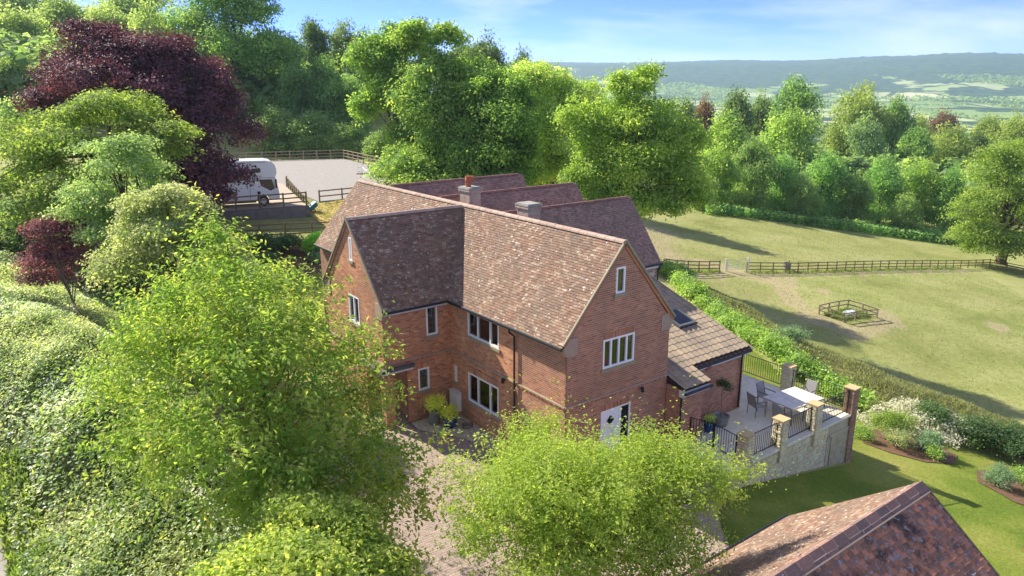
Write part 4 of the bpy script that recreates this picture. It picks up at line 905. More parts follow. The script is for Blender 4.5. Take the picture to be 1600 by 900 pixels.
# ---- horsebox
LO = Vector((7.3, 45.95+1.25, 3.0)); lor = thing('horsebox_lorry', 'white horsebox lorry with rounded overcab parked behind the copper beech', 'horsebox', LO, rz=math.atan2(-.24, .97))
prof = [(-8.6, .55), (-8.6, 3.78), (-8.4, 3.9), (-1.9, 3.9), (-.9, 3.88), (-.45, 3.78), (-.18, 3.52), (-.06, 3.15), (-.06, 2.75), (-.2, 2.5), (-.16, 2.3), (0, 1.45), (.05, .95), (.05, .5), (-.75, .5), (-.85, .9), (-1.3, 1.05), (-1.75, .9), (-1.85, .5)]
m = MB(); m.prism([(x, -1.25, z) for x, z in prof], (0, 2.5, 0)); m.build('body', M['lorry_white'], lor)
m = MB()
for x in (-2.35, -4.6): m.box(x, -1.262, .6, x+.03, -1.25, 3.8)
m.box(-8.5, -1.262, 3.72, -.9, -1.25, 3.75); m.box(-2.3, -1.26, 2.42, -.3, -1.25, 2.45); m.build('trim', M['zinc'], lor)
m = MB(); m.prism([(-1.55, -1.263, 2.3), (-.5, -1.263, 2.28), (-.3, -1.263, 1.5), (-.65, -1.263, 1.32), (-1.4, -1.263, 1.75)], (0, .012, 0)); m.build('cab_window', M['glass'], lor)
m = MB(); m.box(-2.05, -1.264, 2.9, -1.35, -1.25, 3.25); m.build('sleeper_window', M['glass'], lor)
m = MB(); m.box(-6.9, -1.27, 2.15, -3.55, -1.25, 3.15); pn = m.build('picture_panel', M['redpanel'], lor)
m = MB()
for k in range(1, 10): m.box(-6.9+k*.335-.012, -1.277, 2.15, -6.9+k*.335+.012, -1.27, 3.15)
for k in range(1, 3): m.box(-6.9, -1.279, 2.15+k*.333-.012, -3.55, -1.27, 2.15+k*.333+.012)
m.build('panel_bars', M['deck'], pn)
m = MB(); m.box(-1.75, -1.27, 1.05, -1.5, -1.25, 1.3); m.build('fuel_cap', M['black'], lor)
for x in (-1.3, -6.6):
    for s in (-1, 1):
        m = MB(); m.tube([(x, s*1.22, .46), (x, s*.9, .46)], .46, 18); w = m.build('wheel', M['black'], lor)
        m = MB(); m.tube([(x, s*1.235, .46), (x, s*1.0, .46)], .25, 14); m.build('rim', M['galv'], w)
m = MB(); m.beam((-.25, -1.3, 2.0), (-.2, -1.5, 2.0), .05, .05); m.box(-.25, -1.58, 1.55, -.12, -1.42, 2.3); m.build('mirror', M['black'], lor)
m = MB(); m.box(-8.5, -1.15, .35, -1.9, 1.15, .55); m.build('chassis', M['black'], lor)
def letters(txt, parent, loc, size, mat):
    c = bpy.data.curves.new('lettering', 'FONT'); c.body = txt; c.size = size; c.extrude = .004; c.materials.append(mat)
    o = bpy.data.objects.new('lettering', c); COL.objects.link(o); 
    me = bpy.data.meshes.new_from_object(o.evaluated_get(bpy.context.evaluated_depsgraph_get())); bpy.data.objects.remove(o)
    me.name = 'lettering'; link('lettering', me, mat, parent, loc, rot=(math.pi/2, 0, 0))
letters('ESTATE', lor, (-5.4, -1.256, 1.35), .34, M['zinc']); letters('T T', lor, (-4.5, -1.256, 1.82), .2, M['zinc'])
# teal tub on the end of the wall, jumps, gate, trough, sack
t = thing('wheelbarrow', 'teal wheelbarrow tipped over at the end of the yard wall', 'wheelbarrow', (9.6, 45.2, 2.45))
m = MB(); m.prism([(-.35, -.1, .25), (.35, -.1, .7), (.5, -.1, .35), (-.05, -.1, -.05)], (0, .6, 0)); m.build('tub', M['teal'], t)
m = MB(); m.tube([(.1, .0, .05), (.5, -.05, -.45)], .03); m.tube([(.1, .45, .05), (.5, .4, -.45)], .03); m.build('handle', M['terracotta'], t)
m = MB(); m.tube([(-.4, .15, .1), (-.4, .25, .1)], .17, 12); m.build('wheel', M['black'], t)
def stand(x, y, rz, label):
    s = thing('jump_stand', label, 'jump stand', (x, y, 2.6), 'show jump stands in the arena', rz)
    for u in (-.25, .25): m = MB(); m.beam((u, 0, 0), (u, 0, 1.6), .07, .07, up=X); m.build('upright', M['white'], s)
    for zz in (.3, .8, 1.45): m = MB(); m.beam((-.25, 0, zz), (.25, 0, zz), .05, .09); m.build('crossbar', M['white' if zz < 1 else 'terracotta'], s)
    m = MB(); m.beam((-.45, 0, .05), (.45, 0, .05), .4, .08); m.build('foot', M['wood_rail'], s)
stand(24.1, 66, -.3, 'white jump stand with a red bar on the open sand'); stand(26.9, 64.7, -.3, 'white jump stand at the end beside the sycamores')
m = MB(); m.tube([(0, 0, .8), (-.9, -6, .08)], .06, 8); tag(m.build('jump_pole', M['white'], loc=(24.4, 66, 2.6)), 'white jump pole with one end on the sand', 'pole')
m = MB(); m.tube([(0, 0, .07), (2.6, -1.2, .07)], .055, 8); tag(m.build('jump_pole', M['zinc'], loc=(24.2, 65.9, 2.6)), 'grey jump pole lying between the two stands', 'pole')
g = thing('field_gate', 'pale galvanised field gate standing open in the paddock fence', 'gate', (53.0, 33.4, gz(53, 33.4)))
for zz in (.15, .4, .65, .9, 1.2): m = MB(); m.tube([(0, 0, zz), (2.5, -.9, zz)], .025, 6); m.build('rail', M['galv'], g)
for u in (0, .5, 1): m = MB(); m.tube([(2.5*u, -.9*u, .15), (2.5*u, -.9*u, 1.2)], .025, 6); m.build('upright', M['galv'], g)
for p in ((-.2, .1), (2.45, -.95)): m = MB(); m.box(p[0]-.09, p[1]-.09, -.3, p[0]+.09, p[1]+.09, 1.45); m.build('post', M['wood_grey'], g)
t = thing('water_trough', 'grey metal water drum by the paddock fence', 'water trough', (63.0, 32.3, gz(63, 32.3)))
m = MB(); m.lathe([(.42, 0), (.45, .3), (.42, .32), (.45, .62), (.45, .95), (.4, .95), (.38, .8), (0, .8)], n=16); m.build('drum', M['zinc'], t)
m = MB(); m.tube([(.4, .1, .9), (.7, .2, 1.1), (.8, .2, 0)], .03); m.build('pipe', M['black'], t)
t = thing('feed_sack', 'white and lilac plastic sack lying inside the small pen', 'sack', (52.2, 18.3, gz(52.2, 18.3)))
m = MB(); m.prism([(-.9, -.3, 0), (.7, -.45, .02), (.95, .2, .03), (.1, .5, .05), (-.8, .35, .02)], (.03, .02, .22)); m.build('sack', M['lilac'], t)
# ------------------------------------------------------------------ where the trees stand: base point, crown lobes (offset, radius, half height)
HERO = [
('cherry_tree','large bright green cherry tree with drooping leafy shoots between the ivy bank and the house',None,'leaf_cherry',0.15,50000,'spray',(-8.6,3.4,-0.03),[[-1.48,0.19,7.8,1.06,0.85],[-0.94,-2.02,6.28,1.76,1.51],[-2.79,0.35,5.42,1.41,1.32],[0.5,-2.16,5.25,1.23,1.23],[-2.32,-2.85,4.65,1.91,1.43],[-0.1,-3.55,3.7,1.42,1.34],[1.31,-2.51,4.09,0.69,0.69],[-3.85,0.85,4.58,0.74,0.6],[1.46,-3.67,2.95,0.67,0.67],[-1.64,2.33,6.15,1.74,1.35],[0.59,0.95,6.98,0.81,0.66],[1.68,0.71,6.75,0.59,0.43],[0.67,-4.48,2.65,0.92,0.84],[1.94,-4.9,2.29,0.55,0.34],[-0.41,-5.07,2.35,1.11,0.67],[-1.12,-4.17,3.43,1.11,0.79],[-0.77,1.2,8.51,0.52,0.44],[2.01,-1.85,5.65,0.59,0.48],[2.32,-2.61,4.14,0.44,0.3],[2.4,-4.26,3.29,0.39,0.25],[-1.45,-3.53,2.69,1.3,0.98],[-3.6,-0.82,4.03,1.0,0.75],[0.92,-0.3,5.94,0.95,0.76]]),
('maple_tree','yellow green maple with broad leaves low beside the drive,below the cherry tree',None,'leaf_maple',0.12,26000,'tier',(-9.0,-0.8,0.2),[[-0.98,-2.59,3.28,1.12,0.59],[-1.7,-2.15,3.01,0.84,0.48],[-0.2,-3.29,2.94,0.64,0.48],[-1.12,-1.93,3.79,0.63,0.37],[-0.35,-2.57,3.58,0.57,0.31],[0.27,-3.71,2.74,0.34,0.28]]),
('maple_sapling','young light green maple at the bottom edge,in front of the ivy bank',None,'leaf_maple',0.12,9000,'tier',(-10.3,-3.2,0.44),[[-1.17,-1.42,3.76,1.23,0.43],[-1.78,-1.0,3.65,0.74,0.37],[-0.61,-1.9,3.59,0.74,0.49]]),
('crab_apple_tree','wide lime yellow ornamental tree standing on the drive in front of the gable wall',None,'leaf_lime',0.088,85000,'shoot',(-3.1,-4.9,-0.01),[[-1.81,-1.51,3.06,2.41,1.24],[-2.56,-0.09,4.05,1.12,0.72],[-0.06,-2.07,4.09,1.16,0.62],[-1.85,0.26,4.37,0.77,0.53],[0.38,-1.51,4.07,0.85,0.43],[-1.28,-0.32,3.92,0.71,0.43],[1.27,-3.02,4.22,0.53,0.21],[1.61,-3.31,4.13,0.24,0.12],[-3.76,0.87,4.24,0.39,0.18],[0.66,-2.39,4.37,0.45,0.24],[-3.44,-0.65,3.17,0.93,1.0],[-1.76,-2.19,3.09,1.91,0.99],[0.75,-2.93,3.72,0.47,0.47],[-2.78,-1.82,4.56,1.63,0.81],[-2.35,0.57,4.94,0.24,0.34],[-1.47,0.19,4.96,0.23,0.34],[0.13,-1.34,4.76,0.24,0.34],[0.66,-2.01,4.71,0.24,0.3],[-3.68,0.12,3.77,0.44,0.38],[-1.07,-1.63,4.33,0.88,0.53]]),
('whitebeam_tree','pale tree with whitish leaf undersides between the bank and the garden path',None,'leaf_pale',0.13,36000,'tier',(-7.2,14.8,0.63),[[-1.65,0.11,6.58,2.2,1.55],[-3.04,0.63,5.08,1.68,1.42],[-0.43,-1.06,5.82,1.42,1.29],[-1.03,0.08,7.82,1.42,0.91],[-1.9,0.64,7.58,1.17,0.91],[0.3,-1.6,5.82,0.78,0.91]]),
('sycamore_tree','yellow green sycamore with layered foliage in front of the copper beech',None,'leaf_yellow',0.2,42000,'tier',(-9.5,30.5,2.41),[[2.14,2.91,9.15,2.85,1.9],[-0.75,4.44,7.33,2.85,2.09],[4.09,1.08,8.05,2.28,1.9],[0.86,0.28,6.26,4.35,2.54],[-1.76,4.37,4.95,2.66,3.04],[4.82,0.16,6.95,1.44,1.71],[-0.17,2.68,3.48,3.42,2.28],[3.5,3.37,9.68,1.55,0.97]]),
('acer_tree','silvery light green tree with small pointed leaves in front of the sycamore',None,'leaf_silver',0.14,30000,'tier',(-8.3,19.5,1.15),[[-0.27,2.03,7.1,2.27,1.96],[-0.49,2.74,8.71,1.81,1.36],[-1.87,2.92,6.23,1.81,1.51],[0.67,1.02,6.23,1.21,1.21],[-0.68,1.73,5.36,2.42,1.21]]),
('copper_beech_tree','very large dark purple copper beech over the horsebox',None,'leaf_copper',0.24,90000,'round',(-0.2,39.8,1.84),[[-3.19,7.96,11.15,5.9,3.69],[-5.95,10.43,12.34,3.69,2.71],[-1.11,4.64,9.75,4.59,4.11],[1.82,3.17,8.06,3.44,4.18],[0.75,1.48,4.62,3.14,2.66],[-1.18,7.36,13.75,3.2,1.97],[-4.61,10.17,14.47,2.95,1.38],[-7.61,10.69,9.5,2.71,2.46],[1.15,6.27,11.86,2.75,2.5],[-0.71,3.9,4.74,2.95,2.95],[-0.31,0.43,3.05,2.18,1.52],[-0.63,3.19,2.84,2.95,1.97]]),
('purple_acer','small crimson purple shrub tree at the edge of the ivy bank',None,'leaf_crimson',0.13,9000,'tier',(-11.8,16.8,3.42),[[-0.2,5.41,3.15,1.23,0.94],[-0.44,5.19,2.02,1.32,1.0],[-0.74,5.18,1.31,1.06,0.7],[0.39,4.73,2.44,0.88,0.82]]),
('ash_tree','tall dark green tree rising behind the copper beech to the top of the picture',None,'leaf_dark',0.5,60000,'round',(26.8,119.2,5.92),[[-0.34,0.48,13.72,10.49,9.39],[-5.48,4.68,14.79,6.08,6.08],[4.52,-4.07,11.04,5.52,7.73],[-0.52,3.0,20.64,8.29,4.97],[4.08,-0.99,19.03,4.97,4.97],[3.19,-5.83,3.06,4.42,3.31],[3.38,0.82,22.76,4.97,3.31],[1.42,-5.43,0.4,4.64,3.54],[-1.94,-4.39,-3.86,3.98,3.98],[-3.71,-0.31,4.14,5.52,5.52]]),
('hornbeam_tree','left hand upright green tree of the clump behind the house,beside the arena','upright trees behind the house','leaf_mid',0.32,48000,'round',(24.2,56.5,2.5),[[-0.58,0.51,9.36,3.31,5.18],[-0.86,1.98,13.02,2.9,2.9],[-2.41,1.3,7.7,1.8,2.76],[-0.16,-1.46,4.56,2.07,2.49],[0.68,-1.95,8.71,2.73,3.41],[1.36,0.9,14.68,3.11,2.07],[1.13,-2.84,3.36,2.35,2.76]]),
('hornbeam_tree','tallest middle tree of the clump behind the house,over the near chimney side','upright trees behind the house','leaf_mid2',0.32,60000,'round',(24.8,49.7,1.45),[[-0.28,0.39,7.3,4.26,5.58],[0.35,1.77,12.68,3.28,3.28],[4.56,-0.18,12.36,2.79,3.32],[0.41,2.93,16.16,2.49,1.71],[2.77,1.16,16.15,1.71,1.44],[-2.01,0.27,3.2,4.59,2.3],[2.04,-0.9,8.56,2.62,3.94],[-0.59,-2.37,2.37,4.53,1.42]]),
('hornbeam_tree','right hand broad green tree of the clump behind the house ridges','upright trees behind the house','leaf_mid',0.32,50000,'round',(27.8,43.2,-0.73),[[0.21,0.46,9.65,3.91,4.73],[2.13,-0.13,12.07,2.39,2.84],[0.31,1.64,13.29,2.21,1.89],[-1.36,0.48,6.31,4.1,2.52],[1.83,-1.58,7.22,1.89,2.52],[-0.09,-0.98,4.79,3.78,1.26]]),
('willow_tree','olive toned tree between the upright clump and the bright spreading tree',None,'leaf_olive',0.3,52000,'round',(35.8,44.1,-2.61),[[0.02,1.23,14.48,3.5,3.23],[0.39,-0.51,10.26,3.9,4.04],[-1.01,2.67,16.43,2.83,1.88],[0.61,-1.9,6.69,3.37,3.03],[2.5,-1.07,13.17,2.69,3.03],[-1.82,-0.08,6.69,3.37,2.69]]),
('lime_tree','large bright green spreading tree beyond the right end of the house roofs',None,'leaf_bright',0.28,70000,'round',(34.5,33.5,-3.41),[[-0.25,-2.27,16.02,2.05,1.94],[-0.03,-3.39,13.27,3.53,2.73],[-2.04,-2.08,12.72,2.28,2.73],[1.45,-5.21,11.18,2.96,3.19],[2.25,-6.79,8.32,2.16,2.62],[0.36,-6.18,6.02,2.73,1.48],[-2.58,-2.99,8.88,3.3,2.96],[-4.14,-1.08,11.08,1.59,3.42],[-1.88,-4.43,6.24,3.19,1.59],[-0.67,-4.24,9.43,3.42,3.42],[-4.55,-0.11,13.0,1.82,2.73],[-4.78,-1.64,8.06,2.05,2.28],[2.82,-7.94,6.23,1.48,1.25],[1.07,-2.88,17.11,1.14,1.03],[3.17,-6.25,11.89,1.59,1.71],[-3.54,-3.32,5.86,2.05,1.14]]),
('oak_tree','big oak with a thick trunk at the right end of the paddock fence',None,'leaf_oak',0.36,36000,'tier',(113.5,27.5,-14.18),[[-3.95,0.57,11.52,5.75,6.71],[-0.88,-0.13,16.14,4.98,3.83],[-0.57,-2.9,8.75,4.79,5.75],[-7.48,2.25,8.76,3.26,4.31],[-6.1,0.11,5.52,4.31,2.49],[-3.64,1.77,15.68,3.83,3.07],[-5.3,-1.22,3.4,4.98,2.11],[-2.19,-3.45,3.67,4.41,2.49],[-8.22,1.59,5.25,2.87,2.3]]),
]
BACK = [
(60.2, 72.3, -4.13, 11.5, 19.2, 0, 'leaf_hedge', 'field_maple', 'grey green tree filling the gap behind the olive tree'),
(61.6, 65.2, -5.01, 9.1, 17.7, 0, 'leaf_hedge2', 'field_maple', 'darker tree filling the gap behind the bright spreading tree'),
(42.5, 75.1, 0.62, 10.8, 10.8, 0, 'leaf_hedge2', 'field_maple', 'dark tree right behind the middle of the upright clump'),
(57.2, 81.3, -2.99, 11.0, 15.2, 0, 'leaf_hedge', 'field_maple', 'tree close behind the right part of the upright clump'),
(47.0, 135.2, 9.08, 10.5, 17.2, 1, 'leaf_far', 'beech_tree', 'dark tree on the skyline just right of the tall ash'),
(55.4, 135.3, 8.91, 13.0, 17.2, 1, 'leaf_far', 'beech_tree', 'highest dark tree on the skyline left of the upright clump'),
(62.3, 134.9, 8.29, 8.9, 12.9, 0, 'leaf_far', 'beech_tree', 'dark skyline tree partly behind the upright clump'),
(84.5, 125.7, 3.33, 12.3, 20.5, 0, 'leaf_far', 'beech_tree', 'rounded dark tree on the skyline above the upright clump'),
(93.4, 124.5, -0.02, 9.5, 20.8, 0, 'leaf_far', 'beech_tree', 'low dark tree at the right end of the left skyline'),
(83.8, 135.1, 4.07, 11.2, 19.1, 0, 'leaf_far', 'beech_tree', 'dark tree peeping between the tops of the upright clump'),
(38.5, 110.0, 3.8, 10.7, 13.9, 0, 'leaf_fardk', 'hawthorn_tree', 'rounded green tree below the skyline behind the arena'),
(33.4, 109.9, 3.93, 8.2, 13.5, 0, 'leaf_fardk', 'hawthorn_tree', 'rounded green tree beside the tall ash, behind the arena'),
(43.7, 110.1, 3.58, 8.6, 10.7, 0, 'leaf_fardk', 'hawthorn_tree', 'dark rounded tree left of the upright clump, mid slope'),
(26.3, 99.6, 2.16, 9.6, 7.7, 2, 'leaf_hedge', 'hazel_bush', 'big hazel bush behind the far arena fence, left part'),
(30.5, 94.9, 0.45, 10.6, 8.5, 2, 'leaf_hedge', 'hazel_bush', 'big hazel bush behind the middle of the far arena fence'),
(33.7, 89.4, 0.93, 8.4, 6.7, 2, 'leaf_hedge', 'hazel_bush', 'big hazel bush behind the far corner of the arena'),
(34.2, 80.9, 1.58, 5.9, 5, 2, 'leaf_hedge', 'hazel_bush', 'hazel bush at the right end of the arena fence'),
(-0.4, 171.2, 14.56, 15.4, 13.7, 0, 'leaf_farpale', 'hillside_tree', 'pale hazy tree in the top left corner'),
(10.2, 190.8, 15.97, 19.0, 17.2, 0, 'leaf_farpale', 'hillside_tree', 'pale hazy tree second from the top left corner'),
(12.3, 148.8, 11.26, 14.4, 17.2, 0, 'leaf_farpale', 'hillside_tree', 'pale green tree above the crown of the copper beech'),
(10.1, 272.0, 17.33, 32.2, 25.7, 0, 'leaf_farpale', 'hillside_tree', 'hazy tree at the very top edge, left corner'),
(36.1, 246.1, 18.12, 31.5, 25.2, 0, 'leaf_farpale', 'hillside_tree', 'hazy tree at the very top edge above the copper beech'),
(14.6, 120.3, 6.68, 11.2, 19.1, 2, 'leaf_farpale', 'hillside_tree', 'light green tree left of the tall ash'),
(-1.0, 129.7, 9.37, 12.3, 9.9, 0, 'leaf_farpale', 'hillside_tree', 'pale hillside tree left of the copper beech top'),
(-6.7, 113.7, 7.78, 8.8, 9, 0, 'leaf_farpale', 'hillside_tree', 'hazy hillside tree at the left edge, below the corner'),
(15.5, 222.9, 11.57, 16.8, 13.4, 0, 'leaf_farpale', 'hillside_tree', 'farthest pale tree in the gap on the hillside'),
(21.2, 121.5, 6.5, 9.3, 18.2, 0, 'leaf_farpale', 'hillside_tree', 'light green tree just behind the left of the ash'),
(-8.8, 81.2, 5.65, 6.7, 6.3, 2, 'leaf_silver', 'thorn_bush', 'greyish bush at the left edge above the sycamore'),
(138.3, 112.9, -10.81, 10.6, 19.9, 0, 'leaf_far', 'beech_tree', 'grey green tree right behind the bright spreading tree'),
(158.9, 123.6, -12.89, 9.8, 22.5, 0, 'leaf_farred', 'copper_tree', 'small purple tree far behind the bright spreading tree'),
(170.1, 122.3, -13.87, 16.0, 25.1, 0, 'leaf_far', 'beech_tree', 'dark green tree right of the small purple tree'),
(185.5, 123.4, -15.37, 12.6, 25.6, 0, 'leaf_far', 'beech_tree', 'mid green tree left of the tallest valley tree'),
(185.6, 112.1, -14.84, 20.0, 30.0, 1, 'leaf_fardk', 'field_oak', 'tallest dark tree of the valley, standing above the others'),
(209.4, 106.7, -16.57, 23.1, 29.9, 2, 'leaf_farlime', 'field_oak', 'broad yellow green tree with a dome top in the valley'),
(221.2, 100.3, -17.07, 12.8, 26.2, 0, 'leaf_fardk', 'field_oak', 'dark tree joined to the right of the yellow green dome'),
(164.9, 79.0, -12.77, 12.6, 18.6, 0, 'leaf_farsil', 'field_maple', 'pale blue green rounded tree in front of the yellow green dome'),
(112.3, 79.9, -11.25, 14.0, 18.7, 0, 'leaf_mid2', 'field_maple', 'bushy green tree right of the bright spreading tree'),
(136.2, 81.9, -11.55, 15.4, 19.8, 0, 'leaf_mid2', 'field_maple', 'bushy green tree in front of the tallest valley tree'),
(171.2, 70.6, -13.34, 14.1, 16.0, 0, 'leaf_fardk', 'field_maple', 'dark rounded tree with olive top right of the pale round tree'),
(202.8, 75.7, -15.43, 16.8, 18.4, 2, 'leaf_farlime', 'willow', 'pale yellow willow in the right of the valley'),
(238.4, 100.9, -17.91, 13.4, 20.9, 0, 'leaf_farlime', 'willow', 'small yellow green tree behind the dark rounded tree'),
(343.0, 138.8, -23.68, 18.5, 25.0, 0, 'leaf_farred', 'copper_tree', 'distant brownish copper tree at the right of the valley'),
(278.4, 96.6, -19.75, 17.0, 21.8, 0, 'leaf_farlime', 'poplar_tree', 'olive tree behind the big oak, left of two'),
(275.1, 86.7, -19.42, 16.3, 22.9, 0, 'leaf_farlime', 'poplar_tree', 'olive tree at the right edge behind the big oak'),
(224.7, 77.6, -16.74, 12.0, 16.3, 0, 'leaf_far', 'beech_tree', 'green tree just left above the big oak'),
(94.8, 68.1, -9.16, 9.2, 11.8, 0, 'leaf_mid2', 'hedgerow_tree', 'first hedgerow tree of the far paddock edge, by the bright tree'),
(101.7, 65.8, -10.24, 10.0, 13.9, 0, 'leaf_hedge', 'hedgerow_tree', 'pale leaved second tree of the far paddock edge'),
(107.5, 63.1, -11.08, 9.5, 11.9, 0, 'leaf_hedge2', 'hedgerow_tree', 'dark third tree of the far paddock edge'),
(115.3, 59.9, -12.04, 10.9, 12.7, 2, 'leaf_hedge2', 'hedgerow_tree', 'broad bushy tree in the middle of the far paddock edge'),
(119.5, 55.6, -12.67, 9.0, 9.9, 0, 'leaf_hedge', 'hedgerow_tree', 'grey green bushy tree right of the middle of the far paddock edge'),
(126.2, 53.9, -13.2, 10.4, 12.5, 0, 'leaf_hedge2', 'hedgerow_tree', 'dark tree of the far paddock edge below the pale round tree'),
(131.5, 50.0, -13.69, 10.4, 13.3, 2, 'leaf_mid2', 'hedgerow_tree', 'fresh green tree of the far paddock edge, next to the oak'),
(133.9, 45.1, -14.12, 7.7, 12.2, 0, 'leaf_hedge2', 'hedgerow_tree', 'dark tree of the far paddock edge half behind the oak'),
(88.4, 66.1, -10.8, 6.0, 9, 0, 'leaf_hedge', 'hedgerow_tree', 'small tree at the near end of the far paddock edge'),
(105.3, 57.1, -11.72, 7.3, 9, 2, 'leaf_hedge', 'hedgerow_tree', 'low thorn bush in front of the far paddock trees, left of middle'),
(121.4, 46.7, -14.76, 7.4, 9, 2, 'leaf_hedge', 'hedgerow_tree', 'low thorn bush in front of the far paddock trees, right of middle'),
]
# ------------------------------------------------------------------ leaves
def G(*c): return [srgb(*x) for x in c]
LEAF = dict(
 leaf_cherry=G((74,104,36),(92,122,42),(110,136,48),(126,144,54),(146,144,70)), leaf_maple=G((62,92,34),(86,114,40),(108,130,52),(124,138,66)),
 leaf_lime=G((100,126,42),(118,142,48),(134,152,56),(148,162,68)), leaf_pale=G((90,116,62),(116,136,78),(150,156,112),(186,180,150)),
 leaf_yellow=G((58,88,32),(84,110,36),(112,130,42),(124,134,50)), leaf_silver=G((66,98,50),(96,124,66),(128,148,92),(150,164,116)),
 leaf_copper=G((32,20,28),(48,28,36),(66,36,42),(88,48,48)), leaf_crimson=G((54,36,42),(78,50,58),(108,74,80)),
 leaf_dark=G((36,62,28),(52,82,34),(70,98,40),(92,112,46)), leaf_mid=G((38,72,28),(56,92,34),(78,112,40),(100,126,46)), leaf_mid2=G((44,76,34),(62,96,40),(86,114,46),(104,126,54)),
 leaf_olive=G((76,98,40),(98,118,48),(122,134,60),(138,138,74)), leaf_bright=G((70,102,32),(90,122,36),(112,138,42),(130,148,52)), leaf_oak=G((56,86,30),(78,108,38),(100,122,46)),
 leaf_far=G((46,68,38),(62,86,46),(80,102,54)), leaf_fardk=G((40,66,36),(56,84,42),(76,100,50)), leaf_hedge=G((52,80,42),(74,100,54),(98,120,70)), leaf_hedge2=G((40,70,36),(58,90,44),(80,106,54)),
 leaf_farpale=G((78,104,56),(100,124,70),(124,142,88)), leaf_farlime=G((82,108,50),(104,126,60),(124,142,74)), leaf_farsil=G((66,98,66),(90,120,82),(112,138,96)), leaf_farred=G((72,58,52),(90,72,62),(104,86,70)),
 leaf_laurel=G((66,94,34),(92,120,42),(118,142,54),(146,160,74)), leaf_ivy=G((72,94,62),(98,118,78),(126,142,102),(176,182,152)), leaf_bramble=G((88,104,62),(112,126,78),(142,144,102),(120,134,80)),
 leaf_white=G((120,134,80),(214,210,172),(226,220,186),(234,230,206)), leaf_shrub=G((44,72,40),(66,92,52),(92,112,66)), leaf_fresh=G((78,130,18),(100,150,24),(128,168,36)), leaf_gold=G((140,160,30),(164,180,40),(180,190,60)),
 leaf_blue=G((70,96,72),(96,120,92),(120,140,108)), leaf_olive_dark=G((38,52,30),(54,68,38),(70,84,46)), grass_brown=G((98,108,62),(116,120,76),(130,130,90),(100,116,60)), grass_green=G((84,112,34),(110,134,44),(134,148,62)))
def LM(k):
    if k not in M:
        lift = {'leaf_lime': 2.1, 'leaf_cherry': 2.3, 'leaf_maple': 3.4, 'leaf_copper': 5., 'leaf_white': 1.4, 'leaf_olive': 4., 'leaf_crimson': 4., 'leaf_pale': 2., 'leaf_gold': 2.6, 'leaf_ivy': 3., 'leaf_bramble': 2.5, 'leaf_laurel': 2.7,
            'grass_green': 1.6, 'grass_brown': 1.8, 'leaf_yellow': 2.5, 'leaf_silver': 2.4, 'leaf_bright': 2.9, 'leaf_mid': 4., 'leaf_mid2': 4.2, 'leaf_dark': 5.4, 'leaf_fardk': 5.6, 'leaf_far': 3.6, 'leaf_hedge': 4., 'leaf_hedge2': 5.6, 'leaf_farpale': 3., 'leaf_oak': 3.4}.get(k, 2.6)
        def tone(x):
            y = .3*x[0]+.59*x[1]+.11*x[2]; f = .14 if k in ('leaf_lime', 'leaf_cherry', 'leaf_laurel', 'leaf_fresh') else .22
            return tuple(min(.75, lift*.74*(v*(1-f)+y*f)*w) for v, w in zip(x, (1.06, 1., 1.) if k in ('leaf_lime', 'leaf_cherry') else (1.1, 1., .95) if k == 'leaf_bright' else (1.18, 1., .9) if k in ('leaf_mid', 'leaf_mid2', 'leaf_maple', 'leaf_oak') else (1.1, 1., .92) if 'hedge' in k or 'far' in k or k == 'leaf_dark' else (1., 1., 1.)))+(1,)
        LEAF[k] = [tone(x) for x in LEAF[k]]
        shiny = k in ('leaf_ivy', 'leaf_laurel')
        M[k] = mat_leaf(k, LEAF[k], .4 if shiny else .25 if k in ('leaf_copper',) else .54, (1.6, 1.1, .9) if k in ('leaf_copper', 'leaf_crimson') else (1.2, 1.2, 1.1) if k == 'leaf_white' else None, .45 if shiny else .6, .4 if shiny else .25)
    return M[k]
def unit(v): return v/np.maximum(np.linalg.norm(v, axis=-1, keepdims=True), 1e-9)
def leaf_quads(P, nrm, axis, size, aspect=.5):
    """rhombic leaves: point, normal, direction of the leaf, length"""
    n = unit(nrm); a = unit(axis-(axis*n).sum(1, keepdims=True)*n); b = np.cross(n, a); s = size[:, None]; w = s*aspect
    V = np.stack([P-a*s*.5, P+b*w*.5+n*s*.05, P+a*s*.5-n*s*.12, P-b*w*.5+n*s*.05], 1).reshape(-1, 3)
    return V, np.arange(len(P)*4).reshape(-1, 4)
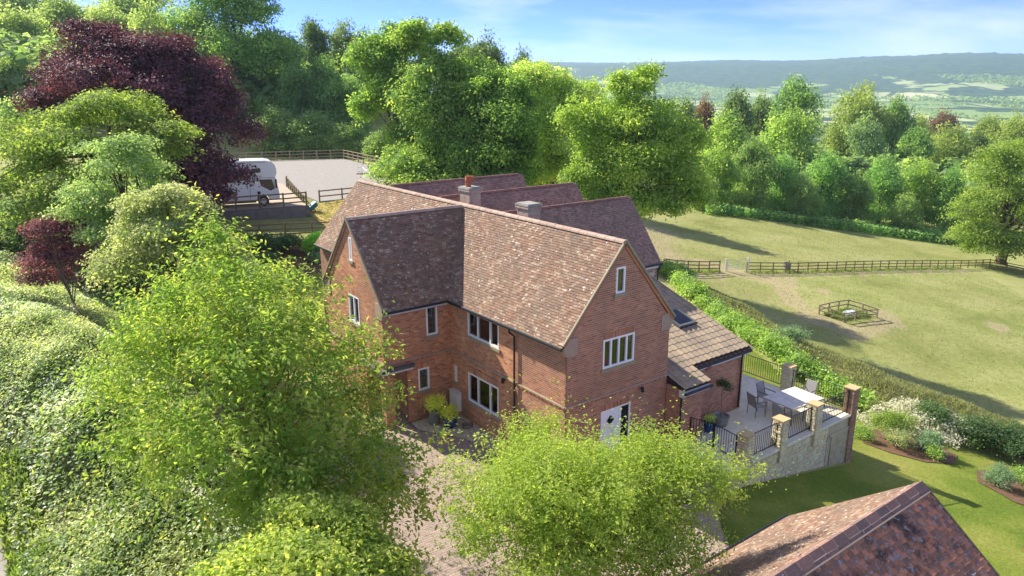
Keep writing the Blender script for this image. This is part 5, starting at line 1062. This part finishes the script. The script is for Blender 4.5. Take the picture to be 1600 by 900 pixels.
def crown(lobes, nleaf, leaf, style='round', seed=1, cover=1.0):
    r = np.random.default_rng(seed); main = np.array(lobes, float); sub = []
    nsub = {'spray': 11, 'shoot': 13, 'tier': 12, 'round': 12, 'open': 9}[style]
    for l in main:
        for q in range(nsub):
            d = unit(r.normal(size=3)); d[2] = abs(d[2])*1.1-.4; d = unit(d); a = r.uniform(.26, .46)
            sub.append((*(l[:3]+d*np.array([l[3], l[3], l[4]])*r.uniform(.5, .78)), l[3]*a, min(l[4], l[3]*1.3)*a*{'tier': .75, 'round': .95, 'spray': .9, 'shoot': .9, 'open': .8}[style]))
    Lb = np.array([(l[0], l[1], l[2], l[3]*.7, l[4]*.7) for l in main]+sub); area = Lb[:, 3]*(Lb[:, 3]+Lb[:, 4]); area[:len(main)] *= .35; pr = area/area.sum()
    cr = {'spray': 4.2, 'shoot': 4.6, 'tier': 4.4, 'round': 3.1, 'open': 3.2}[style]*leaf
    per = {'spray': 26, 'shoot': 26, 'tier': 30, 'round': 30, 'open': 22}[style]; nc = int(nleaf/per)
    k = r.choice(len(Lb), nc*3, p=pr); d = unit(r.normal(size=(nc*3, 3))); d[:, 2] = np.where(d[:, 2] < -.35, -d[:, 2], d[:, 2]); d = unit(d)
    f = r.uniform(0, 1, nc*3)**.35; f = .35+.65*f
    R = np.stack([Lb[k, 3], Lb[k, 3], Lb[k, 4]], 1); Cn = Lb[k, :3]+d*f[:, None]*R
    keep = np.ones(len(Cn), bool)
    for i, l in enumerate(main):
        q = np.sqrt((((Cn-l[:3])/np.array([l[3], l[3], l[4]]))**2).sum(1)); keep &= ~((q < .45) & (r.random(len(Cn)) < .75))
    Cn, d = Cn[keep][:nc], d[keep][:nc]; nc = len(Cn); out = unit(d/np.maximum(.2, R[keep][:nc])*R[keep][:nc].mean())
    tint = r.random(nc)*.75; rad = cr*r.uniform(.6, 1.35, nc)
    if style in ('spray', 'shoot'):
        lift_, fall = (.35, .45) if style == 'spray' else (.85, .15)
        u = r.random((nc, per))**.7; sh = unit(out+np.array([0, 0, lift_])+r.normal(size=(nc, 3))*.5)
        rad = rad*(1+(r.random(nc) > .86)*r.uniform(.3, 1., nc)); along = sh[:, None]*u[..., None]*rad[:, None, None]*1.8; along[..., 2] -= (u**2)*rad[:, None]*fall
        P = Cn[:, None]+along+r.normal(size=(nc, per, 3))*(rad[:, None, None]*.2)
        ax = sh[:, None]*.6+np.array([0, 0, -.55])+r.normal(size=(nc, per, 3))*.6; nr = np.array([0, 0, .6])+out[:, None]*.6+r.normal(size=(nc, per, 3))*.5
    else:
        sq = {'tier': .32, 'round': .75, 'open': .6}[style]
        q = r.normal(size=(nc, per, 3))*.55; q /= np.maximum(1, np.linalg.norm(q, axis=2, keepdims=True)/1.1); P = Cn[:, None]+q*rad[:, None, None]*np.array([1, 1, sq])
        if style == 'tier': P[..., 2] -= (q[..., :2]**2).sum(-1)*rad[:, None]*.22
        ax = out[:, None]*.5+np.array([0, 0, -.25])+r.normal(size=(nc, per, 3))*.7; nr = np.array([0, 0, .45])+out[:, None]*.95+r.normal(size=(nc, per, 3))*.45
    sz = leaf*r.uniform(.65, 1.3, nc*per); rn = np.clip(np.repeat(tint, per)+r.random(nc*per)*.25, 0, 1)
    V, F = leaf_quads(P.reshape(-1, 3), nr.reshape(-1, 3), ax.reshape(-1, 3), sz, .46 if style in ('spray', 'shoot') else .62)
    return V, F, rn, Cn
def trunk_mb(Cn, lobes, rad, seed=0, nl=22, base=(0, 0, 0)):
    r = random.Random(seed); m = MB(); Lb = np.array(lobes); top = Vector(np.average(Lb[:, :3], axis=0, weights=Lb[:, 3])); base = Vector(base); hi = max(Lb[:, 2]+Lb[:, 4])
    k = base+(top-base)*.55; pts = [base-Z*.5, base+Z*.3+(k-base)*.05, base+(k-base)*.5+Vector((r.uniform(-.2, .2), r.uniform(-.2, .2), 0))*rad*3, k, top, top+(Z*(hi-top.z)*.6)]
    m.tube(pts, [rad*1.5, rad*1.1, rad*.85, rad*.7, rad*.4, rad*.08], 8)
    idx = r.sample(range(len(Cn)), min(nl, len(Cn)))
    for i in idx:
        e = Vector(Cn[i]); t = r.uniform(.3, .95); s = base+(top-base)*t if t < .8 else top
        mid = s.lerp(e, .5)+Z*(e-s).length*.12+Vector((r.uniform(-1, 1), r.uniform(-1, 1), 0))*(e-s).length*.08
        w = rad*(.42-.2*t); m.tube([s, s.lerp(mid, .6), mid, mid.lerp(e, .55), e], [w, w*.85, w*.65, w*.4, w*.12], 5, False)
    return m
BASE_GROUP = {}
for i, (n, lab, grp, mat, leaf, nl, sty, base, lobes) in enumerate(HERO):
    t = thing(n, lab, 'tree', base, grp)
    V, F, rn, Cn = crown(lobes, nl, leaf, sty, 100+i)
    link('crown', mesh_np('crown', V, F, rn), LM(mat), t)
    w = max(l[3] for l in lobes); rad = {'maple_sapling': .04, 'crab_apple_tree': .12, 'cherry_tree': .16, 'maple_tree': .1, 'purple_acer': .06, 'oak_tree': .75}.get(n, .055*w+.08)
    trunk_mb(Cn, lobes, rad, i, {'willow_tree': 60, 'lime_tree': 46, 'crab_apple_tree': 90, 'cherry_tree': 90}.get(n, 24)).build('trunk', M['bark_pale' if n in ('willow_tree', 'cherry_tree') else 'bark'], t, smooth=True)
# ---- background trees: a handful of crowns, each tree a thing with its own crown and trunk
UNIT = {}
def unit_crown(sh, v):
    if (sh, v) not in UNIT:
        r = np.random.default_rng(500+sh*10+v); Lb = []
        for k in range(9 if sh != 1 else 8):
            a = r.uniform(0, 6.28); q = r.uniform(.1, .3); z = r.uniform(.3, .8) if sh != 2 else r.uniform(.3, .72)
            Lb.append((q*math.cos(a)*(1.1-.6*max(0, z-.5)), q*math.sin(a), z, r.uniform(.15, .24), r.uniform(.13, .2)))
        Lb.append((0, 0, .55, .32, .36)); Lb.append((r.uniform(-.06, .06), 0, .8, .2 if sh != 1 else .16, .2)); Lb += [(0, 0, .22, .34, .2), (.16, .1, .14, .26, .14), (-.18, -.05, .13, .26, .13), (.02, -.2, .14, .26, .14), (-.02, .2, .15, .26, .14)]
        V, F, rn, Cn = crown(Lb, 13000, .038, 'round', 700+sh*10+v); V[:, 2] *= 1/1.0
        tm = trunk_mb(Cn, Lb, .03, v, 12)
        UNIT[sh, v] = (mesh_np('crown', V, F, rn), mesh_np('trunk', np.array(tm.V), tm.F, tm.R))
    return UNIT[sh, v]
GRP = dict(hedgerow_tree='trees along the far edge of the paddock', hillside_tree='pale trees on the hillside behind the copper beech', hazel_bush='hazel bushes behind the arena fence')
for i, (x, y, z, wd, hg, sh, mat, n, lab) in enumerate(BACK):
    t = thing(n, lab, 'bush' if 'bush' in n else 'tree', (x, y, z), GRP.get(n, 'far trees')); c, tk = unit_crown(sh, i % 2); rz = random.uniform(0, 6.28)
    for nm_, me, m in (('crown', c, LM(mat)), ('trunk', tk, M['bark'])):
        o = link(nm_, me, None, t, rot=(0, 0, rz), scale=(wd, wd, hg/1.0))
        if not me.materials: me.materials.append(m)
        o.material_slots[0].link = 'OBJECT'; o.material_slots[0].material = m
# ---- far woods and hedgerows out over the valley: one mass nobody could count
def woods():
    r = np.random.default_rng(33); P = []
    def spots(n, d0, d1, a0, a1): 
        d = np.sqrt(r.uniform(d0**2, d1**2, n)); a = np.radians(r.uniform(a0, a1, n)); return np.stack([CAM[0]+d*np.sin(a), CAM[1]+d*np.cos(a)], 1)
    # clumped by a smooth pattern
    def pat(q, s): return np.sin(q[:, 0]/s+1.3)*np.cos(q[:, 1]/s*1.2+.4)+.6*np.sin(q[:, 0]/s*2.3-q[:, 1]/s*1.7)
    near = spots(1500, 175, 420, 30, 78); near = near[(pat(near, 42) > -.05)]
    clear = np.hypot(near[:, 0]-178, near[:, 1]-92) > 24; near = near[clear]
    mid = spots(9000, 380, 1500, 34, 78); mid = mid[pat(mid, 120) > .62]
    far = spots(26000, 1300, 3600, 34, 78); far = far[pat(far, 260) > .75]
    hs = []
    for k in range(70):
        c = spots(1, 700, 3000, 40, 76)[0]; a = r.choice([.4, 1.95, .9, 2.5])+r.normal()*.1; ln = r.uniform(100, 420); n = int(ln/11); u = np.linspace(-.5, .5, n)[:, None]*ln
        hs.append(c+u*np.array([math.cos(a), math.sin(a)])+r.normal(size=(n, 2))*1.5)
    hill = spots(2600, 130, 420, -6, 26); hill = hill[(height(hill[:, 0], hill[:, 1]) > 5)]
    Q = np.concatenate([near, mid, far]+hs+[hill]); kind = np.concatenate([np.zeros(len(near)), np.ones(len(mid)), np.full(len(far), 2), np.full(sum(map(len, hs)), 2), np.zeros(len(hill))])
    z = height(Q[:, 0], Q[:, 1]); hgt = r.uniform(8, 14, len(Q)); hgt[kind == 2] *= .9; hgt[(kind == 0)] *= .85
    Vs, Fs, Rs, b = [], [], [], 0
    for kk, per, sz in ((0, 150, .17), (1, 40, .28), (2, 12, .5)):
        s = kind == kk; n = s.sum(); d = unit(r.normal(size=(n, per, 3))); d[..., 2] = np.abs(d[..., 2])*1.1-.25
        h = hgt[s][:, None]; c = np.stack([Q[s, 0], Q[s, 1], z[s]], 1)[:, None]
        p = c+np.stack([d[..., 0]*h*.48, d[..., 1]*h*.48, h*.5+d[..., 2]*h*.45], 2)*np.array([1, 1, 1.])*r.uniform(.75, 1.06, (n, per, 1))**np.array([1, 1, .4])
        nr = d+np.array([0, 0, .5])+r.normal(size=d.shape)*.4; V, F = leaf_quads(p.reshape(-1, 3), nr.reshape(-1, 3), r.normal(size=(n*per, 3)), (np.repeat(hgt[s], per)*sz*r.uniform(.7, 1.2, n*per)), .8)
        Vs.append(V); Fs.append(F+b); b += len(V); Rs.append(np.clip(np.repeat(r.random(n), per)*.6+r.random(n*per)*.4, 0, 1))
    print('woods', len(Q), b//2)
    link('distant_woods', mesh_np('distant_woods', np.concatenate(Vs), np.concatenate(Fs), np.concatenate(Rs)), LM('leaf_hedge'), kind='stuff')
woods()
# ---- shrubs, hedge, bank
def shrub(name, label, x, y, w, h, mat, cat='shrub', leaf=.1, n=2500, style='round', z=None, group=None, parent=None, lobes=None, seed=None):
    r = random.Random(seed or int(x*97+y*31)); zz = gz(x, y) if z is None else z
    if lobes is None: lobes = [(r.uniform(-.25, .25)*w, r.uniform(-.25, .25)*w, h*r.uniform(.4, .62), w*r.uniform(.25, .4), h*r.uniform(.28, .4)) for k in range(6)]+[(0, 0, h*.4, w*.4, h*.4)]
    V, F, rn, Cn = crown(lobes, n, leaf, style, r.randrange(10**6))
    if parent is not None: return link('foliage', mesh_np('foliage', V+np.array([0, 0, 0]), F, rn), LM(mat), parent, (0, 0, 0))
    t = thing(name, label, cat, (x, y, zz), group); link('foliage', mesh_np('foliage', V, F, rn), LM(mat), t)
    m = MB()
    for k in range(6): c = Cn[r.randrange(len(Cn))]; m.tube([(0, 0, -.1), (c[0]*.4, c[1]*.4, c[2]*.6), tuple(c)], [.03, .02, .008], 4, False)
    m.build('stem', M['bark'], t); return t
shrub('', '', 0, 0, 0, 0, 'leaf_gold', parent=P1, leaf=.085, n=1500, lobes=[(0, 0, .85, .36, .28), (.1, .05, .95, .25, .2)], seed=5)
shrub('', '', 0, 0, 0, 0, 'leaf_gold', parent=P2, leaf=.075, n=1200, lobes=[(0, 0, .58, .32, .22), (-.08, .05, .62, .24, .2)], seed=6)
shrub('', '', 0, 0, 0, 0, 'leaf_olive_dark', parent=P3, leaf=.05, n=1800, lobes=[(0, 0, 1.62, .3, .3)], seed=7)
shrub('', '', 0, 0, 0, 0, 'leaf_olive', parent=P4, leaf=.06, n=500, lobes=[(0, 0, .5, .2, .2)], seed=8)
HP = [(34.5,26.5),(29.3,19),(27,14.8),(24.4,10),(22.5,5.9),(21.9,2.6),(22,.6)]
def hedge(name, label, pts, w, h, mat, leaf, n, seed):
    O = Vector((pts[0][0], pts[0][1], gz(*pts[0]))); L_ = []
    r = random.Random(seed)
    for a, b in zip(pts[:-1], pts[1:]):
        ln = math.dist(a, b); k = max(1, int(ln/.9))
        for i in range(k):
            t = (i+r.random())/k; x = a[0]+(b[0]-a[0])*t+r.uniform(-.3, .3); y = a[1]+(b[1]-a[1])*t+r.uniform(-.3, .3); hh = h*r.uniform(.82, 1.12)
            L_.append((x-O.x, y-O.y, gz(x, y)-O.z+hh*.45, w*r.uniform(.42, .6), hh*.55))
    V, F, rn, Cn = crown(L_, n, leaf, 'round', seed); t = thing(name, label, 'hedge', O)
    link('foliage', mesh_np('foliage', V, F, rn), LM(mat), t)
    m = MB()
    for l in L_[::2]: m.tube([(l[0], l[1], l[2]-l[4]*1.1), (l[0]+r.uniform(-.1, .1), l[1], l[2]+l[4]*.4)], [.04, .015], 5, False)
    m.build('stem', M['bark'], t)
hedge('laurel_hedge', 'long bright green laurel hedge dividing the lawn from the paddock bank', HP, 1.7, 1.15, 'leaf_laurel', .17, 34000, 21)
hedge('mixed_hedge', 'darker bushy hedge continuing at the right beyond the white flowering shrub', [(22.2,-1.3),(22.8,-3),(24,-5.2),(26.6,-8.5)], 2.2, 1.5, 'leaf_shrub', .13, 16000, 22)
shrub('flowering_shrub', 'tiered shrub covered in white flowers between the two hedges', 21.7, -1.9, 4.4, 1.3, 'leaf_white', leaf=.15, n=6500, style='tier', lobes=[(-1.6, 1.5, .5, .9, .14), (-.6, .8, .8, 1.1, .15), (.5, 0, .95, 1.2, .16), (-.9, -.4, .55, .9, .13), (.9, -1.1, .7, 1.0, .15), (-.2, -1.3, .45, .8, .12), (1.3, .4, .8, .8, .12), (-1.9, .4, .35, .7, .12)])
shrub('grey_bush', 'pale grey green bush on the meadow bank behind the laurel hedge', 26.4, 8.2, 2.2, 1.2, 'leaf_blue', leaf=.12, n=2200)
shrub('island_shrub', 'small bright green rounded plant at the tip of the island bed', 16.6, -2.0, .95, .7, 'leaf_laurel', leaf=.07, n=1500)
shrub('island_shrub', 'greyish twiggy shrub on the near side of the island bed', 17.3, -3.1, 1.3, 1.0, 'leaf_pale', leaf=.07, n=2200)
shrub('island_shrub', 'tall olive green shrub in the middle of the island bed', 18.4, -2.3, 2.0, 1.7, 'leaf_oak', leaf=.09, n=4200)
shrub('island_shrub', 'dark rose bush with bluish leaves at the right of the island bed', 18.7, -3.7, 1.5, 1.2, 'leaf_blue', leaf=.08, n=3000)
shrub('island_shrub', 'low dark green plant at the near right edge of the island bed', 18.1, -4.6, .9, .6, 'leaf_laurel', leaf=.08, n=1200)
shrub('border_plant', 'clump of blue green feathery stems in the right hand bed', 18.0, -7.1, 1.2, .9, 'leaf_blue', leaf=.09, n=1800)
shrub('border_plant', 'rounded light green shrub in the right hand bed', 18.9, -8.1, 1.7, 1.1, 'leaf_laurel', leaf=.08, n=3000)
shrub('border_plant', 'dark shrub at the picture edge in the right hand bed', 20.6, -7.6, 1.5, 1.1, 'leaf_shrub', leaf=.09, n=2400)
for lab, x, y, w, h, mat, n in (('dark green shrub at the path end of the long bed', 2.0, 37.2, 2.2, 1.3, 'leaf_shrub', 2400), ('grey green spreading shrub in the middle of the long bed', 3.4, 35.6, 3.0, 1.7, 'leaf_shrub', 3600), ('vivid light green fern like shrub in the long bed', 5.6, 35.2, 2.4, 1.5, 'leaf_fresh', 3200), ('vivid light green shrub of the long bed nearest the house', 7.4, 34.6, 2.6, 1.5, 'leaf_fresh', 3200), ('low blue grey plant at the lawn edge of the long bed', 5.2, 32.6, 2.4, .8, 'leaf_blue', 2200), ('low dark plant in front of the house corner in the long bed', 7.4, 32.2, 2.0, .9, 'leaf_shrub', 2000), ('small leafy plant beside the path under the copper beech', 1.2, 38.6, 1.2, 1.0, 'leaf_mid', 1200), ('low dark plant at the near end of the long bed by the path', 1.6, 33.4, 1.8, .9, 'leaf_shrub', 1600)):
    shrub('border_shrub', lab, x, y, w, h, mat, leaf=.16, n=n)
def scatter(name, poly, n, mat, size, zf, seed, upright=False, cl=None):
    r = np.random.default_rng(seed); xs = [p[0] for p in poly]; ys = [p[1] for p in poly]
    P = np.stack([r.uniform(min(xs), max(xs), n*3), r.uniform(min(ys), max(ys), n*3)], 1); P = P[inside(poly, P[:, 0], P[:, 1])][:n]; m = len(P)
    z = height(P[:, 0], P[:, 1])+zf(P[:, 0], P[:, 1], r); Q = np.stack([P[:, 0], P[:, 1], z], 1)
    if upright: ax = np.array([0, 0, 1.])+r.normal(size=(m, 3))*.35; nr = r.normal(size=(m, 3))
    else: ax = r.normal(size=(m, 3))+np.array([-.2, -.3, -.3]); nr = np.array([-.25, .25, .9])+r.normal(size=(m, 3))*.42
    V, F = leaf_quads(Q, nr, ax, size*r.uniform(.6, 1.35, m), .16 if upright else .75)
    rn = np.clip(.5+.28*np.sin(P[:, 0]*2.1+np.sin(P[:, 1]*1.3)*2)+r.normal(size=m)*.2, 0, 1)
    return link(name, mesh_np(name, V, F, rn), LM(mat), kind='stuff')
BANK = [(-15.4,2.5),(-15.4,-7),(-12.6,-9),(-10.4,-4.5),(-9.7,3),(-7.7,10),(-6,14),(-6,22),(-9,30),(-16,32),(-17.8,26),(-16,16),(-15.5,9)]
mound = lambda x, y, r: .4*(.6+.22*np.sin(x*1.7+y*.6)+.2*np.sin(y*1.25-x*.8)+.12*np.sin(x*3.7)*np.sin(y*3.1))*1.0
scatter('ivy', BANK, 130000, 'leaf_ivy', .13, lambda x, y, r: mound(x, y, r)+r.uniform(-.45, .12, len(x)), 41)
scatter('bramble', BANK, 70000, 'leaf_bramble', .09, lambda x, y, r: mound(x, y, r)+r.uniform(-.1, .3, len(x))-2.0*(np.sin(x*.9+1)*np.sin(y*.55) < .0), 42)
scatter('verge_grass', [(-15.75,10),(-15.6,2.5),(-15.65,-7),(-14.6,-7),(-14.5,3),(-14.9,9)], 9000, 'grass_green', .42, lambda x, y, r: r.uniform(.05, .25, len(x)), 43, True)
scatter('meadow_grass', [(33.5,26),(28.3,15),(24.5,7),(23,1.5),(23.5,-3),(26,-8),(33,-5),(34,6),(34.5,13),(38.5,23),(38.5,29),(36,29)], 60000, 'grass_brown', .34, lambda x, y, r: r.uniform(.05, .3, len(x))+.15*np.sin(x*1.3)*np.sin(y*1.1), 44, True)
scatter('undergrowth', [(-12,30),(-9,26),(-2.2,34),(-2,42),(-4,46),(-14,46),(-20,40)], 22000, 'leaf_shrub', .24, lambda x, y, r: r.uniform(0, .9, len(x)), 45)
scatter('rough_grass', [(9.3,47.3),(15.5,48.2),(16,44),(14,38),(9.6,39)], 2600, 'grass_brown', .3, lambda x, y, r: r.uniform(.05, .15, len(x)), 46, True)
scatter('fence_grass', [(43,34.2),(51.6,33.9),(51.6,33),(43,33.2)], 900, 'grass_green', .35, lambda x, y, r: r.uniform(.0, .15, len(x)), 47, True)
scatter('fence_grass', [(55.4,33),(63.6,31.7),(83.6,29.7),(98.9,27.9),(98.9,26.9),(83.6,28.7),(63.6,30.7),(55.4,32)], 5000, 'grass_green', .4, lambda x, y, r: r.uniform(.0, .15, len(x)), 48, True)
scatter('hedge_bottom', [(84,62),(92,66),(107,58),(124,47),(132,40),(126,36),(112,48),(96,58)], 14000, 'leaf_hedge2', .5, lambda x, y, r: r.uniform(0, 1.6, len(x)), 49)
scatter('pen_grass', [(49.8,19.6),(50.1,17.7),(54,16.9),(53.7,19.2)], 1500, 'grass_green', .4, lambda x, y, r: r.uniform(.0, .2, len(x)), 50, True)
# ------------------------------------------------------------------ the air
hz = MB(); hz.box(-9300, -9300, -130, 9300, 9300, 205)
o = hz.build('haze', None, kind='stuff'); m = bpy.data.materials.new('haze'); m.use_nodes = True; t = m.node_tree; t.nodes.clear()
pv_ = t.nodes.new('ShaderNodeVolumePrincipled'); oo = t.nodes.new('ShaderNodeOutputMaterial'); t.links.new(pv_.outputs[0], oo.inputs['Volume'])
pv_.inputs['Color'].default_value = (.62, .79, 1, 1); pv_.inputs['Density'].default_value = .00012; pv_.inputs['Anisotropy'].default_value = .3
o.data.materials.append(m)

scatter('field_tufts', [(45,33),(43,24),(41,14),(41,2),(60,0),(85,12),(100,25),(84,29),(60,31)], 26000, 'grass_green', .2, lambda x, y, r: r.uniform(.0, .05, len(x)), 51, True)
scatter('field_tufts', [(46,35),(52,34),(62,33),(84,30),(98,29),(110,40),(90,62),(70,55),(52,50)], 22000, 'grass_brown', .24, lambda x, y, r: r.uniform(.0, .05, len(x)), 52, True)
scatter('lawn_tufts', [(13.5,-3.4),(13.6,5),(20,6.5),(19.5,-1),(16,-1.8),(15.6,-4.4),(18,-5.6),(21.5,-5.6),(23,-7.5),(20,-10),(16.5,-9.5),(14,-9.6),(10,-6.4),(9,-4)], 16000, 'grass_green', .075, lambda x, y, r: r.uniform(.03, .05, len(x)), 53, True)
